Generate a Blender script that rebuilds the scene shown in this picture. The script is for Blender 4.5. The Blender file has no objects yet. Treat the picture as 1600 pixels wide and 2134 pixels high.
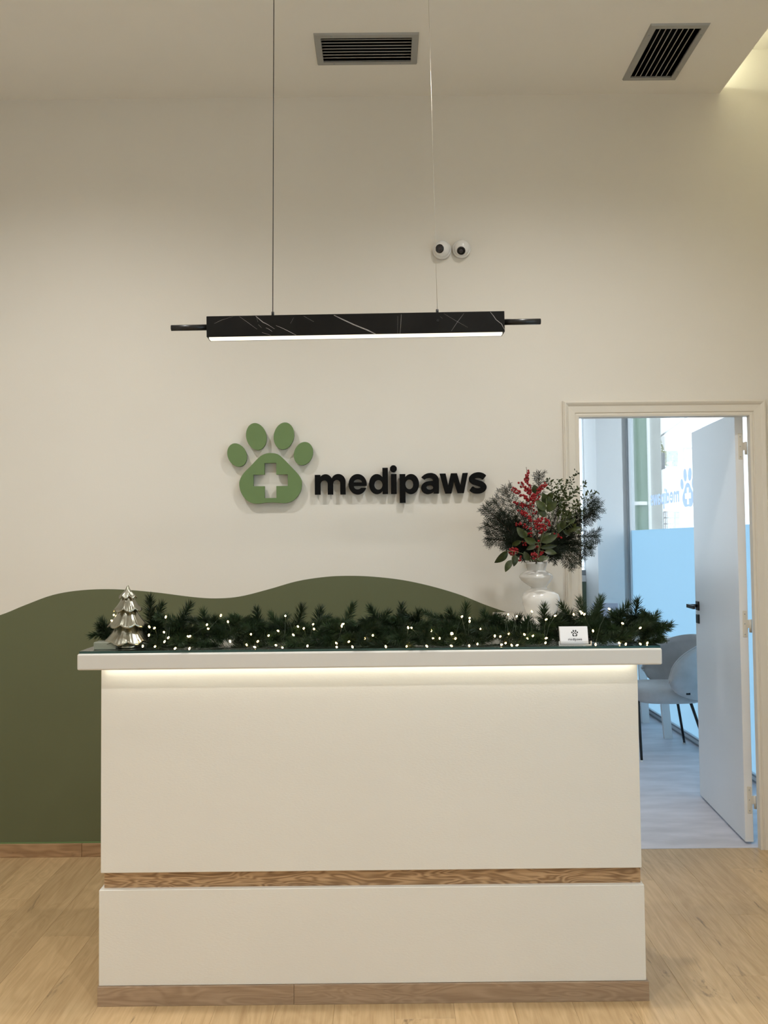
import bpy, bmesh, math, random
from mathutils import Vector, Matrix
random.seed(7)
S = bpy.context.scene
COL = S.collection
PI = math.pi

# ------------------------------------------------------------------ camera
F, PPX, PPY = 1750.0, 800.0, 1067.0
PITCH, YAW, ROLL, CH = 0.0376, 0.0005, -0.0100, 1.4897
_f = Vector((math.sin(YAW)*math.cos(PITCH), math.cos(YAW)*math.cos(PITCH), math.sin(PITCH)))
_r0 = _f.cross(Vector((0, 0, 1))).normalized()
_u0 = _r0.cross(_f)
_r = _r0*math.cos(ROLL) + _u0*math.sin(ROLL)
_u = -_r0*math.sin(ROLL) + _u0*math.cos(ROLL)
cam = bpy.data.cameras.new('camera')
cam.sensor_fit = 'VERTICAL'
cam.sensor_height = 36.0
cam.lens = F/2134.0*36.0
cam.clip_start = 0.05
cam.clip_end = 200
camo = bpy.data.objects.new('camera', cam)
COL.objects.link(camo)
m = Matrix((_r, _u, -_f)).transposed().to_4x4()
m.translation = (0, 0, CH)
camo.matrix_world = m
S.camera = camo

def U(px, py, ax, val):
    """photo pixel -> point where its ray meets the plane coordinate[ax] == val"""
    d = _r*((px-PPX)/F) - _u*((py-PPY)/F) + _f
    o = Vector((0, 0, CH))
    t = (val-o[ax])/d[ax]
    return o + d*t

# ------------------------------------------------------------------ light
S.view_settings.view_transform = 'Standard'
S.view_settings.look = 'None'
S.view_settings.gamma = 1.0
S.view_settings.use_curve_mapping = False
S.view_settings.exposure = 0.0
W = bpy.data.worlds.new('sky')
S.world = W
W.use_nodes = True
W.node_tree.nodes['Background'].inputs[0].default_value = (0.84, 0.92, 1.0, 1)
W.node_tree.nodes['Background'].inputs[1].default_value = 3.9
sd = bpy.data.lights.new('sun', 'SUN')
sd.energy = 1.8
sd.color = (1, 0.95, 0.86)
sd.angle = 0.01
so = bpy.data.objects.new('sun', sd)
COL.objects.link(so)
so.rotation_euler = Vector((-0.55, -0.35, 0.75)).to_track_quat('Z', 'Y').to_euler()
SPOT_E = 105.0
SPOT_COL = (0.98, 0.97, 0.955)
SPOTS = [(-1.45, 2.7), (0.75, 2.7), (-1.45, 0.6), (0.75, 0.6), (-1.45, -1.4), (0.75, -1.4)]

# ------------------------------------------------------------------ dimensions (m)
D, DF, H = 4.105, 2.7874, 3.7175          # back wall, counter front, ceiling
CE = 1.6963                               # edge of the lowered ceiling
DL, DR, DT = 0.9619, 1.7974, 2.10         # door opening
GX, FILM = 2.2616, 1.5875                 # shop-front glass plane, frosted film height
XL, YB = -2.7, -2.6                       # left wall, wall behind the camera
WT = 0.06
EXY = 8.2                                 # far wall of the side room

# ------------------------------------------------------------------ materials
MATS = {}
def nodes(name):
    mt = bpy.data.materials.new(name)
    mt.use_nodes = True
    nt = mt.node_tree
    nt.nodes.clear()
    out = nt.nodes.new('ShaderNodeOutputMaterial')
    MATS[name] = mt
    return mt, nt, out
def nn(nt, t, **kw):
    n = nt.nodes.new(t)
    for k, v in kw.items():
        if k.startswith('_'):
            setattr(n, k[1:], v)
        else:
            n.inputs[k.replace('__', ' ')].default_value = v
    return n
def c4(c): return (c[0], c[1], c[2], 1)
def principled(name, col, rough=0.5, metal=0.0, var=0.0, vscale=4.0, bump=0.0, bscale=80.0,
               spec=0.5, trans=0.0, sheen=0.0, rnd=0.0, emit=None, estr=0.0, stretch=(1, 1, 1), coat=0.0):
    mt, nt, out = nodes(name)
    b = nn(nt, 'ShaderNodeBsdfPrincipled', Roughness=rough, Metallic=metal)
    b.inputs['Base Color'].default_value = c4(col)
    b.inputs['Specular IOR Level'].default_value = spec
    b.inputs['Transmission Weight'].default_value = trans
    b.inputs['Sheen Weight'].default_value = sheen
    b.inputs['Coat Weight'].default_value = coat
    if emit:
        b.inputs['Emission Color'].default_value = c4(emit)
        b.inputs['Emission Strength'].default_value = estr
    nt.links.new(b.outputs[0], out.inputs[0])
    if var or bump:
        tc = nn(nt, 'ShaderNodeTexCoord')
        mp = nn(nt, 'ShaderNodeMapping')
        mp.inputs['Scale'].default_value = stretch
        nt.links.new(tc.outputs['Object'], mp.inputs[0])
    if var:
        nz = nn(nt, 'ShaderNodeTexNoise', Scale=vscale, Detail=4.0)
        nt.links.new(mp.outputs[0], nz.inputs['Vector'])
        mr = nn(nt, 'ShaderNodeMapRange')
        mr.inputs['From Min'].default_value = 0.3
        mr.inputs['From Max'].default_value = 0.7
        mr.inputs['To Min'].default_value = 1-var
        mr.inputs['To Max'].default_value = 1+var
        nt.links.new(nz.outputs[0], mr.inputs[0])
        hs = nn(nt, 'ShaderNodeHueSaturation', Color=c4(col))
        nt.links.new(mr.outputs[0], hs.inputs['Value'])
        last = hs
        nt.links.new(last.outputs[0], b.inputs['Base Color'])
    if rnd:
        oi = nn(nt, 'ShaderNodeObjectInfo')
        mr = nn(nt, 'ShaderNodeMapRange')
        mr.inputs['To Min'].default_value = 1-rnd
        mr.inputs['To Max'].default_value = 1+rnd
        nt.links.new(oi.outputs['Random'], mr.inputs[0])
        h2 = nn(nt, 'ShaderNodeHueSaturation', Color=c4(col))
        if var:
            nt.links.new(hs.outputs[0], h2.inputs['Color'])
        nt.links.new(mr.outputs[0], h2.inputs['Value'])
        nt.links.new(h2.outputs[0], b.inputs['Base Color'])
    if bump:
        nb = nn(nt, 'ShaderNodeTexNoise', Scale=bscale, Detail=3.0)
        nt.links.new(mp.outputs[0], nb.inputs['Vector'])
        bp = nn(nt, 'ShaderNodeBump', Strength=bump, Distance=0.004)
        nt.links.new(nb.outputs[0], bp.inputs['Height'])
        nt.links.new(bp.outputs[0], b.inputs['Normal'])
    return mt
def wood(name, dark, light, axis=1, rough=0.45, rnd=0.10, gscale=1.0, crack=0.6, figure=0.35):
    """oak: long noise grain plus wandering cathedral figure and dark checks, along one axis"""
    mt, nt, out = nodes(name)
    b = nn(nt, 'ShaderNodeBsdfPrincipled', Roughness=rough)
    nt.links.new(b.outputs[0], out.inputs[0])
    geo = nn(nt, 'ShaderNodeNewGeometry')
    oi = nn(nt, 'ShaderNodeObjectInfo')
    mul = nn(nt, 'ShaderNodeVectorMath', _operation='SCALE')
    mul.inputs[0].default_value = (7.3, 11.1, 5.7)
    nt.links.new(oi.outputs['Random'], mul.inputs['Scale'])
    add = nn(nt, 'ShaderNodeVectorMath', _operation='ADD')
    nt.links.new(geo.outputs['Position'], add.inputs[0])
    nt.links.new(mul.outputs[0], add.inputs[1])
    def mapped(lng, acr):
        mp = nn(nt, 'ShaderNodeMapping')
        s = [acr*gscale]*3
        s[axis] = lng*gscale
        mp.inputs['Scale'].default_value = s
        nt.links.new(add.outputs[0], mp.inputs[0])
        return mp
    g1 = nn(nt, 'ShaderNodeTexNoise', Scale=1.0, Detail=6.0, Roughness=0.65, Distortion=0.4)
    nt.links.new(mapped(3.0, 60.0).outputs[0], g1.inputs['Vector'])
    g2 = nn(nt, 'ShaderNodeTexNoise', Scale=1.0, Detail=2.0, Distortion=0.8)
    nt.links.new(mapped(1.6, 7.0).outputs[0], g2.inputs['Vector'])
    # cathedral rings: sine of the broad noise
    ml = nn(nt, 'ShaderNodeMath', _operation='MULTIPLY')
    ml.inputs[1].default_value = 75.0
    nt.links.new(g2.outputs[0], ml.inputs[0])
    sn = nn(nt, 'ShaderNodeMath', _operation='SINE')
    nt.links.new(ml.outputs[0], sn.inputs[0])
    mr = nn(nt, 'ShaderNodeMapRange')
    mr.inputs['From Min'].default_value = -1
    mr.inputs['To Min'].default_value = 0
    mr.inputs['To Max'].default_value = 1
    nt.links.new(sn.outputs[0], mr.inputs[0])
    mx = nn(nt, 'ShaderNodeMix', _data_type='FLOAT')
    mx.inputs[0].default_value = figure
    nt.links.new(g1.outputs[0], mx.inputs[2])
    nt.links.new(mr.outputs[0], mx.inputs[3])
    cr = nn(nt, 'ShaderNodeValToRGB')
    cr.color_ramp.elements[0].position = 0.25
    cr.color_ramp.elements[0].color = c4(dark)
    cr.color_ramp.elements[1].position = 0.72
    cr.color_ramp.elements[1].color = c4(light)
    nt.links.new(mx.outputs[0], cr.inputs[0])
    # dark checks and knots
    ck = nn(nt, 'ShaderNodeTexNoise', Scale=1.0, Detail=5.0, Roughness=0.7, Distortion=1.2)
    nt.links.new(mapped(2.2, 13.0).outputs[0], ck.inputs['Vector'])
    c2 = nn(nt, 'ShaderNodeValToRGB')
    c2.color_ramp.elements[0].position = 0.30
    c2.color_ramp.elements[0].color = (1-crack, 1-crack, 1-crack, 1)
    c2.color_ramp.elements[1].position = 0.375
    c2.color_ramp.elements[1].color = (1, 1, 1, 1)
    nt.links.new(ck.outputs[0], c2.inputs[0])
    mc = nn(nt, 'ShaderNodeMix', _data_type='RGBA', _blend_type='MULTIPLY')
    mc.inputs[0].default_value = 1.0
    nt.links.new(cr.outputs[0], mc.inputs[6])
    nt.links.new(c2.outputs[0], mc.inputs[7])
    hs = nn(nt, 'ShaderNodeHueSaturation')
    mr2 = nn(nt, 'ShaderNodeMapRange')
    mr2.inputs['To Min'].default_value = 1-rnd
    mr2.inputs['To Max'].default_value = 1+rnd
    nt.links.new(oi.outputs['Random'], mr2.inputs[0])
    nt.links.new(mr2.outputs[0], hs.inputs['Value'])
    nt.links.new(mc.outputs[2], hs.inputs['Color'])
    nt.links.new(hs.outputs[0], b.inputs['Base Color'])
    bp = nn(nt, 'ShaderNodeBump', Strength=0.12, Distance=0.002)
    nt.links.new(g1.outputs[0], bp.inputs['Height'])
    nt.links.new(bp.outputs[0], b.inputs['Normal'])
    return mt
def thin_glass(name, tint, refl=1.0, rough=0.0):
    mt, nt, out = nodes(name)
    t = nn(nt, 'ShaderNodeBsdfTransparent', Color=c4(tint))
    g = nn(nt, 'ShaderNodeBsdfGlossy', Roughness=rough)
    fr = nn(nt, 'ShaderNodeFresnel', IOR=1.45)
    ml = nn(nt, 'ShaderNodeMath', _operation='MULTIPLY')
    ml.inputs[1].default_value = refl
    nt.links.new(fr.outputs[0], ml.inputs[0])
    mx = nn(nt, 'ShaderNodeMixShader')
    nt.links.new(ml.outputs[0], mx.inputs[0])
    nt.links.new(t.outputs[0], mx.inputs[1])
    nt.links.new(g.outputs[0], mx.inputs[2])
    nt.links.new(mx.outputs[0], out.inputs[0])
    return mt
def film(name, col, clear=0.12, back=0.25):
    mt, nt, out = nodes(name)
    tl = nn(nt, 'ShaderNodeBsdfTranslucent', Color=c4(col))
    df = nn(nt, 'ShaderNodeBsdfDiffuse', Color=c4(col))
    tr = nn(nt, 'ShaderNodeBsdfTransparent', Color=c4(col))
    m1 = nn(nt, 'ShaderNodeMixShader', Fac=back)
    nt.links.new(tl.outputs[0], m1.inputs[1])
    nt.links.new(df.outputs[0], m1.inputs[2])
    m2 = nn(nt, 'ShaderNodeMixShader', Fac=clear)
    nt.links.new(m1.outputs[0], m2.inputs[1])
    nt.links.new(tr.outputs[0], m2.inputs[2])
    nt.links.new(m2.outputs[0], out.inputs[0])
    return mt
def emitter(name, col, s):
    mt, nt, out = nodes(name)
    e = nn(nt, 'ShaderNodeEmission', Color=c4(col), Strength=s)
    nt.links.new(e.outputs[0], out.inputs[0])
    return mt
def foliage(name, col, rough=0.5, rnd=0.3, trans=0.25):
    mt, nt, out = nodes(name)
    oi = nn(nt, 'ShaderNodeObjectInfo')
    mr = nn(nt, 'ShaderNodeMapRange')
    mr.inputs['To Min'].default_value = 1-rnd
    mr.inputs['To Max'].default_value = 1+rnd
    nt.links.new(oi.outputs['Random'], mr.inputs[0])
    geo = nn(nt, 'ShaderNodeNewGeometry')
    nz = nn(nt, 'ShaderNodeTexNoise', Scale=70.0, Detail=2.0)
    nt.links.new(geo.outputs['Position'], nz.inputs['Vector'])
    m3 = nn(nt, 'ShaderNodeMapRange')
    m3.inputs['From Min'].default_value = 0.3
    m3.inputs['From Max'].default_value = 0.7
    m3.inputs['To Min'].default_value = 0.65
    m3.inputs['To Max'].default_value = 1.35
    nt.links.new(nz.outputs[0], m3.inputs[0])
    ml = nn(nt, 'ShaderNodeMath', _operation='MULTIPLY')
    nt.links.new(mr.outputs[0], ml.inputs[0])
    nt.links.new(m3.outputs[0], ml.inputs[1])
    hs = nn(nt, 'ShaderNodeHueSaturation', Color=c4(col))
    nt.links.new(ml.outputs[0], hs.inputs['Value'])
    b = nn(nt, 'ShaderNodeBsdfPrincipled', Roughness=rough)
    nt.links.new(hs.outputs[0], b.inputs['Base Color'])
    t = nn(nt, 'ShaderNodeBsdfTranslucent')
    nt.links.new(hs.outputs[0], t.inputs[0])
    mx = nn(nt, 'ShaderNodeMixShader', Fac=trans)
    nt.links.new(b.outputs[0], mx.inputs[1])
    nt.links.new(t.outputs[0], mx.inputs[2])
    nt.links.new(mx.outputs[0], out.inputs[0])
    return mt

principled('wall', (0.775, 0.735, 0.66), 0.75, var=0.015, vscale=1.5, bump=0.05, bscale=120, spec=0.25)
principled('ceiling', (0.84, 0.81, 0.745), 0.8, var=0.015, vscale=1.5, bump=0.04, bscale=120, spec=0.2)
principled('mural', (0.124, 0.136, 0.069), 0.5, var=0.03, vscale=2, bump=0.04, bscale=120, spec=0.35)
principled('trim', (0.74, 0.69, 0.60), 0.4, spec=0.4)
principled('counter_white', (0.76, 0.72, 0.645), 0.5, var=0.012, vscale=3, bump=0.10, bscale=170, spec=0.3, stretch=(0.6, 1, 1.8))
principled('board_white', (0.66, 0.63, 0.58), 0.35, var=0.01, vscale=3, spec=0.4)
wood('oak_floor', (0.42, 0.27, 0.13), (0.62, 0.435, 0.235), axis=1, rnd=0.07, crack=0.5, figure=0.10)
wood('oak_skirting', (0.27, 0.155, 0.075), (0.46, 0.29, 0.155), axis=0, rnd=0.08, crack=0.4, figure=0.25)
wood('oak_plinth', (0.27, 0.175, 0.105), (0.42, 0.295, 0.19), axis=0, rnd=0.06, crack=0.3, figure=0.22, gscale=1.8)
wood('oak_inlay', (0.23, 0.125, 0.055), (0.50, 0.315, 0.165), axis=0, rnd=0.05, crack=0.15, figure=0.42, gscale=2.4)
principled('floor_gap', (0.28, 0.18, 0.09), 0.8)
principled('vinyl_grey', (0.66, 0.63, 0.67), 0.45, var=0.16, vscale=6, bump=0.05, bscale=60, stretch=(0.5, 1.6, 1))
principled('room_white', (0.83, 0.83, 0.83), 0.6, var=0.01)
principled('room_green', (0.115, 0.16, 0.115), 0.55, var=0.03)
principled('door_white', (0.86, 0.86, 0.87), 0.35, var=0.015, vscale=2.0, spec=0.45)
principled('alu', (0.68, 0.70, 0.72), 0.4, 0.3)
principled('alu_grey', (0.30, 0.33, 0.36), 0.45, 0.3)
principled('vent_metal', (0.37, 0.37, 0.355), 0.45, 0.35, var=0.03)
principled('vent_slat', (0.52, 0.50, 0.47), 0.4, 0.3)
principled('duct_dark', (0.007, 0.010, 0.011), 0.8, spec=0.1)
principled('black', (0.012, 0.012, 0.012), 0.35, spec=0.4)
principled('letter_black', (0.004, 0.004, 0.004), 0.6, spec=0.1)
principled('sign_green', (0.155, 0.235, 0.095), 0.55, var=0.03, vscale=8, spec=0.25)
principled('marble_black', (0.007, 0.0068, 0.0065), 0.3, var=0.3, vscale=9, spec=0.2)
principled('marble_vein', (0.34, 0.32, 0.30), 0.3, var=0.25, vscale=60)
principled('steel', (0.62, 0.58, 0.50), 0.35, 0.9)
principled('plastic_white', (0.80, 0.79, 0.77), 0.22, spec=0.5)
principled('lens_black', (0.006, 0.005, 0.006), 0.12, spec=0.5)
principled('lens_dark', (0.03, 0.025, 0.03), 0.15, spec=0.5)
principled('ceramic', (0.78, 0.75, 0.70), 0.18, spec=0.5, coat=0.2)
principled('silver', (0.34, 0.335, 0.275), 0.26, 1.0, var=0.06, vscale=20, bump=0.15, bscale=60)
principled('velvet', (0.43, 0.43, 0.44), 0.85, sheen=0.5, var=0.12, vscale=9, bump=0.05, bscale=40)
principled('laptop_grey', (0.42, 0.43, 0.52), 0.4, 0.2)
principled('paper', (0.84, 0.82, 0.82), 0.6)
principled('ink', (0.03, 0.03, 0.03), 0.6)
principled('bark', (0.09, 0.055, 0.03), 0.8, var=0.2, vscale=60)
principled('stem_green', (0.10, 0.13, 0.05), 0.6, var=0.2, vscale=60)
principled('berry', (0.27, 0.006, 0.009), 0.3, var=0.25, vscale=120, spec=0.4)
principled('berry_tip', (0.03, 0.01, 0.008), 0.6)
foliage('fir', (0.013, 0.022, 0.009), 0.6, 0.35, 0.15)
foliage('garland_green', (0.023, 0.045, 0.017), 0.4, 0.45, 0.18)
foliage('leaf_big', (0.040, 0.054, 0.009), 0.42, 0.3, 0.2)
foliage('leaf_small', (0.040, 0.056, 0.011), 0.4, 0.3, 0.3)
foliage('tree_leaf', (0.22, 0.21, 0.05), 0.6, 0.25, 0.4)
principled('wire_dark', (0.015, 0.03, 0.012), 0.5)
emitter('bulb_lit', (1.0, 0.66, 0.26), 22.0)
emitter('led_counter', (1.0, 1.0, 0.86), 8.0)
emitter('led_cove', (1.0, 1.0, 0.72), 40.0)
emitter('lamp_diffuser', (1.0, 0.90, 0.70), 1.6)
emitter('downlight_lens', (1.0, 0.92, 0.80), 12.0)
thin_glass('glass_clear', (0.93, 0.97, 0.98), 0.6)
thin_glass('glass_sheet', (0.86, 0.93, 0.90), 0.9, 0.02)
thin_glass('acrylic', (0.93, 0.94, 0.94), 1.0, 0.02)
principled('glass_edge', (0.018, 0.060, 0.052), 0.12, spec=0.6)
principled('acrylic_edge', (0.62, 0.60, 0.56), 0.15, spec=0.6)
film('frost', (0.56, 0.70, 0.79), 0.08, 0.15)
film('vinyl_blue', (0.70, 0.77, 0.88), 0.04, 0.2)
mt, nt, out = nodes('frosted_block')
b = nn(nt, 'ShaderNodeBsdfPrincipled', Roughness=0.35)
b.inputs['Base Color'].default_value = (0.26, 0.27, 0.21, 1)
b.inputs['Transmission Weight'].default_value = 0.08
nt.links.new(b.outputs[0], out.inputs[0])
principled('street', (0.42, 0.41, 0.40), 0.9, var=0.1, vscale=2)
principled('facade_white', (0.86, 0.85, 0.83), 0.8, var=0.02)
principled('facade_cream', (0.62, 0.56, 0.42), 0.8)
principled('concrete', (0.40, 0.39, 0.36), 0.85, var=0.12, vscale=3, bump=0.1, bscale=20)
principled('outdoor_green', (0.17, 0.25, 0.175), 0.7, var=0.04)
principled('rail_dark', (0.16, 0.15, 0.15), 0.5)
principled('shutter_brown', (0.20, 0.13, 0.09), 0.6)

# ------------------------------------------------------------------ builders
def M(n): return MATS[n]
def smoothstep(t): return t*t*(3-2*t)
class MB:
    def __init__(s): s.bm = bmesh.new(); s.smooth_from = None
    def box(s, x0, x1, y0, y1, z0, z1, mi=0):
        v = [s.bm.verts.new((x, y, z)) for x in (x0, x1) for y in (y0, y1) for z in (z0, z1)]
        for q in ((0, 1, 3, 2), (4, 6, 7, 5), (0, 4, 5, 1), (2, 3, 7, 6), (0, 2, 6, 4), (1, 5, 7, 3)):
            f = s.bm.faces.new([v[i] for i in q]); f.material_index = mi
        return s
    def poly(s, pts, mi=0, smooth=False):
        f = s.bm.faces.new([s.bm.verts.new(p) for p in pts]); f.material_index = mi; f.smooth = smooth
        return s
    def grid(s, rows, closed=False, smooth=True, cap0=False, cap1=False, mi=0):
        vr = [[s.bm.verts.new(p) for p in r] for r in rows]
        n = len(rows[0])
        for a, b_ in zip(vr, vr[1:]):
            for i in range(n if closed else n-1):
                j = (i+1) % n
                f = s.bm.faces.new((a[i], a[j], b_[j], b_[i])); f.smooth = smooth; f.material_index = mi
        if cap0: f = s.bm.faces.new(vr[0][::-1]); f.material_index = mi
        if cap1: f = s.bm.faces.new(vr[-1]); f.material_index = mi
        return s
    def tube(s, pts, rad, n=8, caps=True, mi=0, smooth=True):
        pts = [Vector(p) for p in pts]
        rads = rad if isinstance(rad, (list, tuple)) else [rad]*len(pts)
        rows = []
        t0 = (pts[1]-pts[0]).normalized()
        up = Vector((0, 0, 1)) if abs(t0.z) < 0.9 else Vector((1, 0, 0))
        a = t0.cross(up).normalized()
        for i, p in enumerate(pts):
            t = (pts[min(i+1, len(pts)-1)]-pts[max(i-1, 0)]).normalized()
            a = (a - t*a.dot(t)).normalized()
            b_ = t.cross(a)
            rows.append([p+(a*math.cos(2*PI*k/n)+b_*math.sin(2*PI*k/n))*rads[i] for k in range(n)])
        return s.grid(rows, True, smooth, caps, caps, mi)
    def lathe(s, prof, c, n=32, mi=0, shift=None, cap0=True, cap1=True):
        rows = []
        for r, z in prof:
            ox = shift(z) if shift else 0
            rows.append([(c[0]+ox+r*math.cos(2*PI*k/n), c[1]+r*math.sin(2*PI*k/n), c[2]+z) for k in range(n)])
        return s.grid(rows, True, True, cap0, cap1, mi)
    def sphere(s, c, r, n=8, m_=6, mi=0, sc=(1, 1, 1)):
        rows = []
        for j in range(m_+1):
            a = PI*(j+0.02)/(m_+0.04)
            rows.append([(c[0]+sc[0]*r*math.sin(a)*math.cos(2*PI*k/n), c[1]+sc[1]*r*math.sin(a)*math.sin(2*PI*k/n), c[2]-sc[2]*r*math.cos(a)) for k in range(n)])
        return s.grid(rows, True, True, True, True, mi)
    def needle(s, p, d, l, w):
        d = Vector(d).normalized()
        a = d.cross(Vector((random.uniform(-1, 1), random.uniform(-1, 1), random.uniform(-1, 1)))).normalized()*w
        b_ = d.cross(a)
        p = Vector(p)
        mid = p + d*l*0.55
        q = [s.bm.verts.new(x) for x in (p-a*0.6, p+a*0.6, mid+a, mid-a, p+d*l)]
        s.bm.faces.new((q[0], q[1], q[2], q[3])); s.bm.faces.new((q[3], q[2], q[4]))
        q = [s.bm.verts.new(x) for x in (p-b_*0.6, p+b_*0.6, mid+b_, mid-b_, p+d*l)]
        s.bm.faces.new((q[0], q[1], q[2], q[3])); s.bm.faces.new((q[3], q[2], q[4]))
        return s
    def bevel(s, w, seg=2):
        bmesh.ops.bevel(s.bm, geom=s.bm.edges[:], offset=w, segments=seg, profile=0.5, affect='EDGES')
        return s
    def xf(s, mat): s.bm.transform(mat); return s
    def build(s, name, mats, parent=None, fix=True, origin=None):
        if isinstance(mats, str): mats = [mats]
        if fix: bmesh.ops.recalc_face_normals(s.bm, faces=s.bm.faces[:])
        me = bpy.data.meshes.new(name)
        off = Vector((0, 0, 0))
        if parent is not None:
            root = parent
            while root.parent: root = root.parent
            off = root.location.copy()
        elif origin is not None: off = Vector(origin)
        else:
            co = [v.co for v in s.bm.verts]
            off = Vector(((min(c.x for c in co)+max(c.x for c in co))/2, (min(c.y for c in co)+max(c.y for c in co))/2, min(c.z for c in co)))
        s.bm.transform(Matrix.Translation(-off))
        s.bm.to_mesh(me); s.bm.free()
        for q in mats: me.materials.append(M(q))
        o = bpy.data.objects.new(name, me)
        COL.objects.link(o)
        if parent is not None: o.parent = parent
        else: o.location = off
        return o
def tag(o, label=None, cat=None, group=None, kind=None):
    if label: o['label'] = label
    if cat: o['category'] = cat
    if group: o['group'] = group
    if kind: o['kind'] = kind
    return o
def thing(name, loc, label, cat, group=None):
    e = bpy.data.objects.new(name, None)
    e.empty_display_size = 0.05
    e.location = loc
    COL.objects.link(e)
    return tag(e, label, cat, group)
def box(name, mat, parent, x0, x1, y0, y1, z0, z1, bev=0, seg=2):
    b_ = MB().box(x0, x1, y0, y1, z0, z1)
    if bev: b_.bevel(bev, seg)
    return b_.build(name, mat, parent)
def link_copy(o, parent=None, loc=None):
    c = o.copy(); COL.objects.link(c)
    c.parent = parent
    if loc is not None: c.location = loc
    return c
def catmull(pts, n=6, closed=False):
    pts = [Vector(p) for p in pts]
    out = []
    L = len(pts)
    for i in range(L if closed else L-1):
        p1, p2 = pts[i], pts[(i+1) % L]
        p0 = pts[i-1] if (closed or i > 0) else p1
        p3 = pts[(i+2) % L] if (closed or i+2 < L) else p2
        for k in range(n):
            t = k/n
            out.append(0.5*((2*p1)+(p2-p0)*t+(2*p0-5*p1+4*p2-p3)*t*t+(3*p1-p0-3*p2+p3)*t*t*t))
    if not closed: out.append(pts[-1])
    return out
def ell(cx, cy, rx, ry, a0=0, a1=360, n=24):
    return [(cx+rx*math.cos(math.radians(a0+(a1-a0)*k/n)), cy+ry*math.sin(math.radians(a0+(a1-a0)*k/n))) for k in range(n+(0 if abs(a1-a0) == 360 else 1))]
def flat_mesh(loops, depth, tf):
    """2D loops (holes by nesting) -> extruded bmesh; tf maps (u, v, w) to world"""
    cu = bpy.data.curves.new('tmp', 'CURVE'); cu.dimensions = '2D'; cu.fill_mode = 'BOTH'
    cu.extrude = depth/2
    for lp in loops:
        sp = cu.splines.new('POLY'); sp.points.add(len(lp)-1); sp.use_cyclic_u = True
        for i, p in enumerate(lp): sp.points[i].co = (p[0], p[1], 0, 1)
    ob = bpy.data.objects.new('tmp', cu); COL.objects.link(ob)
    me = bpy.data.meshes.new_from_object(ob)
    b_ = MB(); b_.bm.from_mesh(me)
    bpy.data.objects.remove(ob); bpy.data.curves.remove(cu); bpy.data.meshes.remove(me)
    bmesh.ops.remove_doubles(b_.bm, verts=b_.bm.verts[:], dist=1e-6)
    for v in b_.bm.verts: v.co = tf(v.co.x, v.co.y, v.co.z+depth/2)
    return b_
def holed(b_, xs, ys, z0, z1, holes):
    """slab made of cells, leaving out the cells inside holes"""
    X = sorted(set(xs+[h[0] for h in holes]+[h[1] for h in holes]))
    Y = sorted(set(ys+[h[2] for h in holes]+[h[3] for h in holes]))
    for xa, xb in zip(X, X[1:]):
        for ya, yb in zip(Y, Y[1:]):
            mx_, my_ = (xa+xb)/2, (ya+yb)/2
            if any(h[0] < mx_ < h[1] and h[2] < my_ < h[3] for h in holes): continue
            b_.box(xa, xb, ya, yb, z0, z1)
    return b_

# ------------------------------------------------------------------ the setting
fl = MB().box(XL-WT, GX+0.1, YB-WT, D+0.02, -0.10, -0.004).build('floor', 'floor_gap')
tag(fl, kind='structure')
PW, PL_ = 0.192, 1.29
proto = {}
x = XL+0.03
ix = 0
while x < GX:
    y = YB + (ix*0.47) % PL_ - PL_
    while y < D:
        ya, yb = max(y, YB), min(y+PL_, D+0.018)
        xb = min(x+PW, GX)
        if yb-ya > 0.02:
            box('plank', 'oak_floor', fl, x+0.0002, xb-0.0002, ya+0.0002, yb-0.0002, -0.008, 0.0, 0.0006, 1)
        y += PL_
    x += PW
    ix += 1
VENTS = [(-0.286, 0.176, 3.5816, 3.8193), (1.1722, 1.4303, 3.5361, 3.9737)]
FRM = 0.030
holes = [(a+FRM, b_-FRM, c+FRM*0.9, d-FRM*0.9) for a, b_, c, d in VENTS]
ce = holed(MB(), [XL, CE], [YB, D], H, H+0.03, holes).build('ceiling', 'ceiling')
tag(ce, kind='structure')
UPZ = 3.938
box_up = MB().box(XL-WT, GX+0.2, YB-WT, D, UPZ, UPZ+0.15).build('ceiling_upper', 'wall')
tag(box_up, kind='structure')
# back wall with the doorway, mural and skirting
wb = MB()
wb.box(XL-WT, DL-0.03, D, D+WT, -0.1, UPZ+0.15).box(DR+0.03, GX+0.2, D, D+WT, -0.1, UPZ+0.15).box(DL-0.03, DR+0.03, D, D+WT, DT+0.03, UPZ+0.15)
wb = wb.build('wall_back', 'wall')
tag(wb, kind='structure')
wave = [(-420, 1330), (-300, 1325), (-200, 1322), (-90, 1308), (0, 1282), (50, 1262), (110, 1240), (170, 1230), (240, 1228), (320, 1234), (400, 1244), (450, 1247), (500, 1243),
        (560, 1228), (620, 1211), (680, 1202), (730, 1200), (780, 1202), (840, 1209), (900, 1222), (960, 1240), (1010, 1260), (1060, 1277), (1115, 1292), (1172, 1302)]
wv = [U(p.x, p.y, 1, D) for p in catmull([(a, c, 0) for a, c in wave], 5)]
b_ = MB()
rows = [[(p.x, D-0.0015, p.z) for p in wv], [(p.x, D-0.0015, 0.0) for p in wv]]
b_.grid(rows, smooth=False)
b_.grid([[(p.x, D, p.z) for p in wv], rows[0]], smooth=False)
tag(b_.build('painted_wave', 'mural', wb), 'sage green painted wave on the cream wall')
tag(MB().box(XL-WT, XL, YB-WT, D+WT, -0.1, UPZ+0.15).build('wall_left', 'wall'), kind='structure')
tag(MB().box(XL-WT, GX+0.2, YB-WT, YB, -0.1, UPZ+0.15).build('wall_front', 'wall'), kind='structure')
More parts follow.
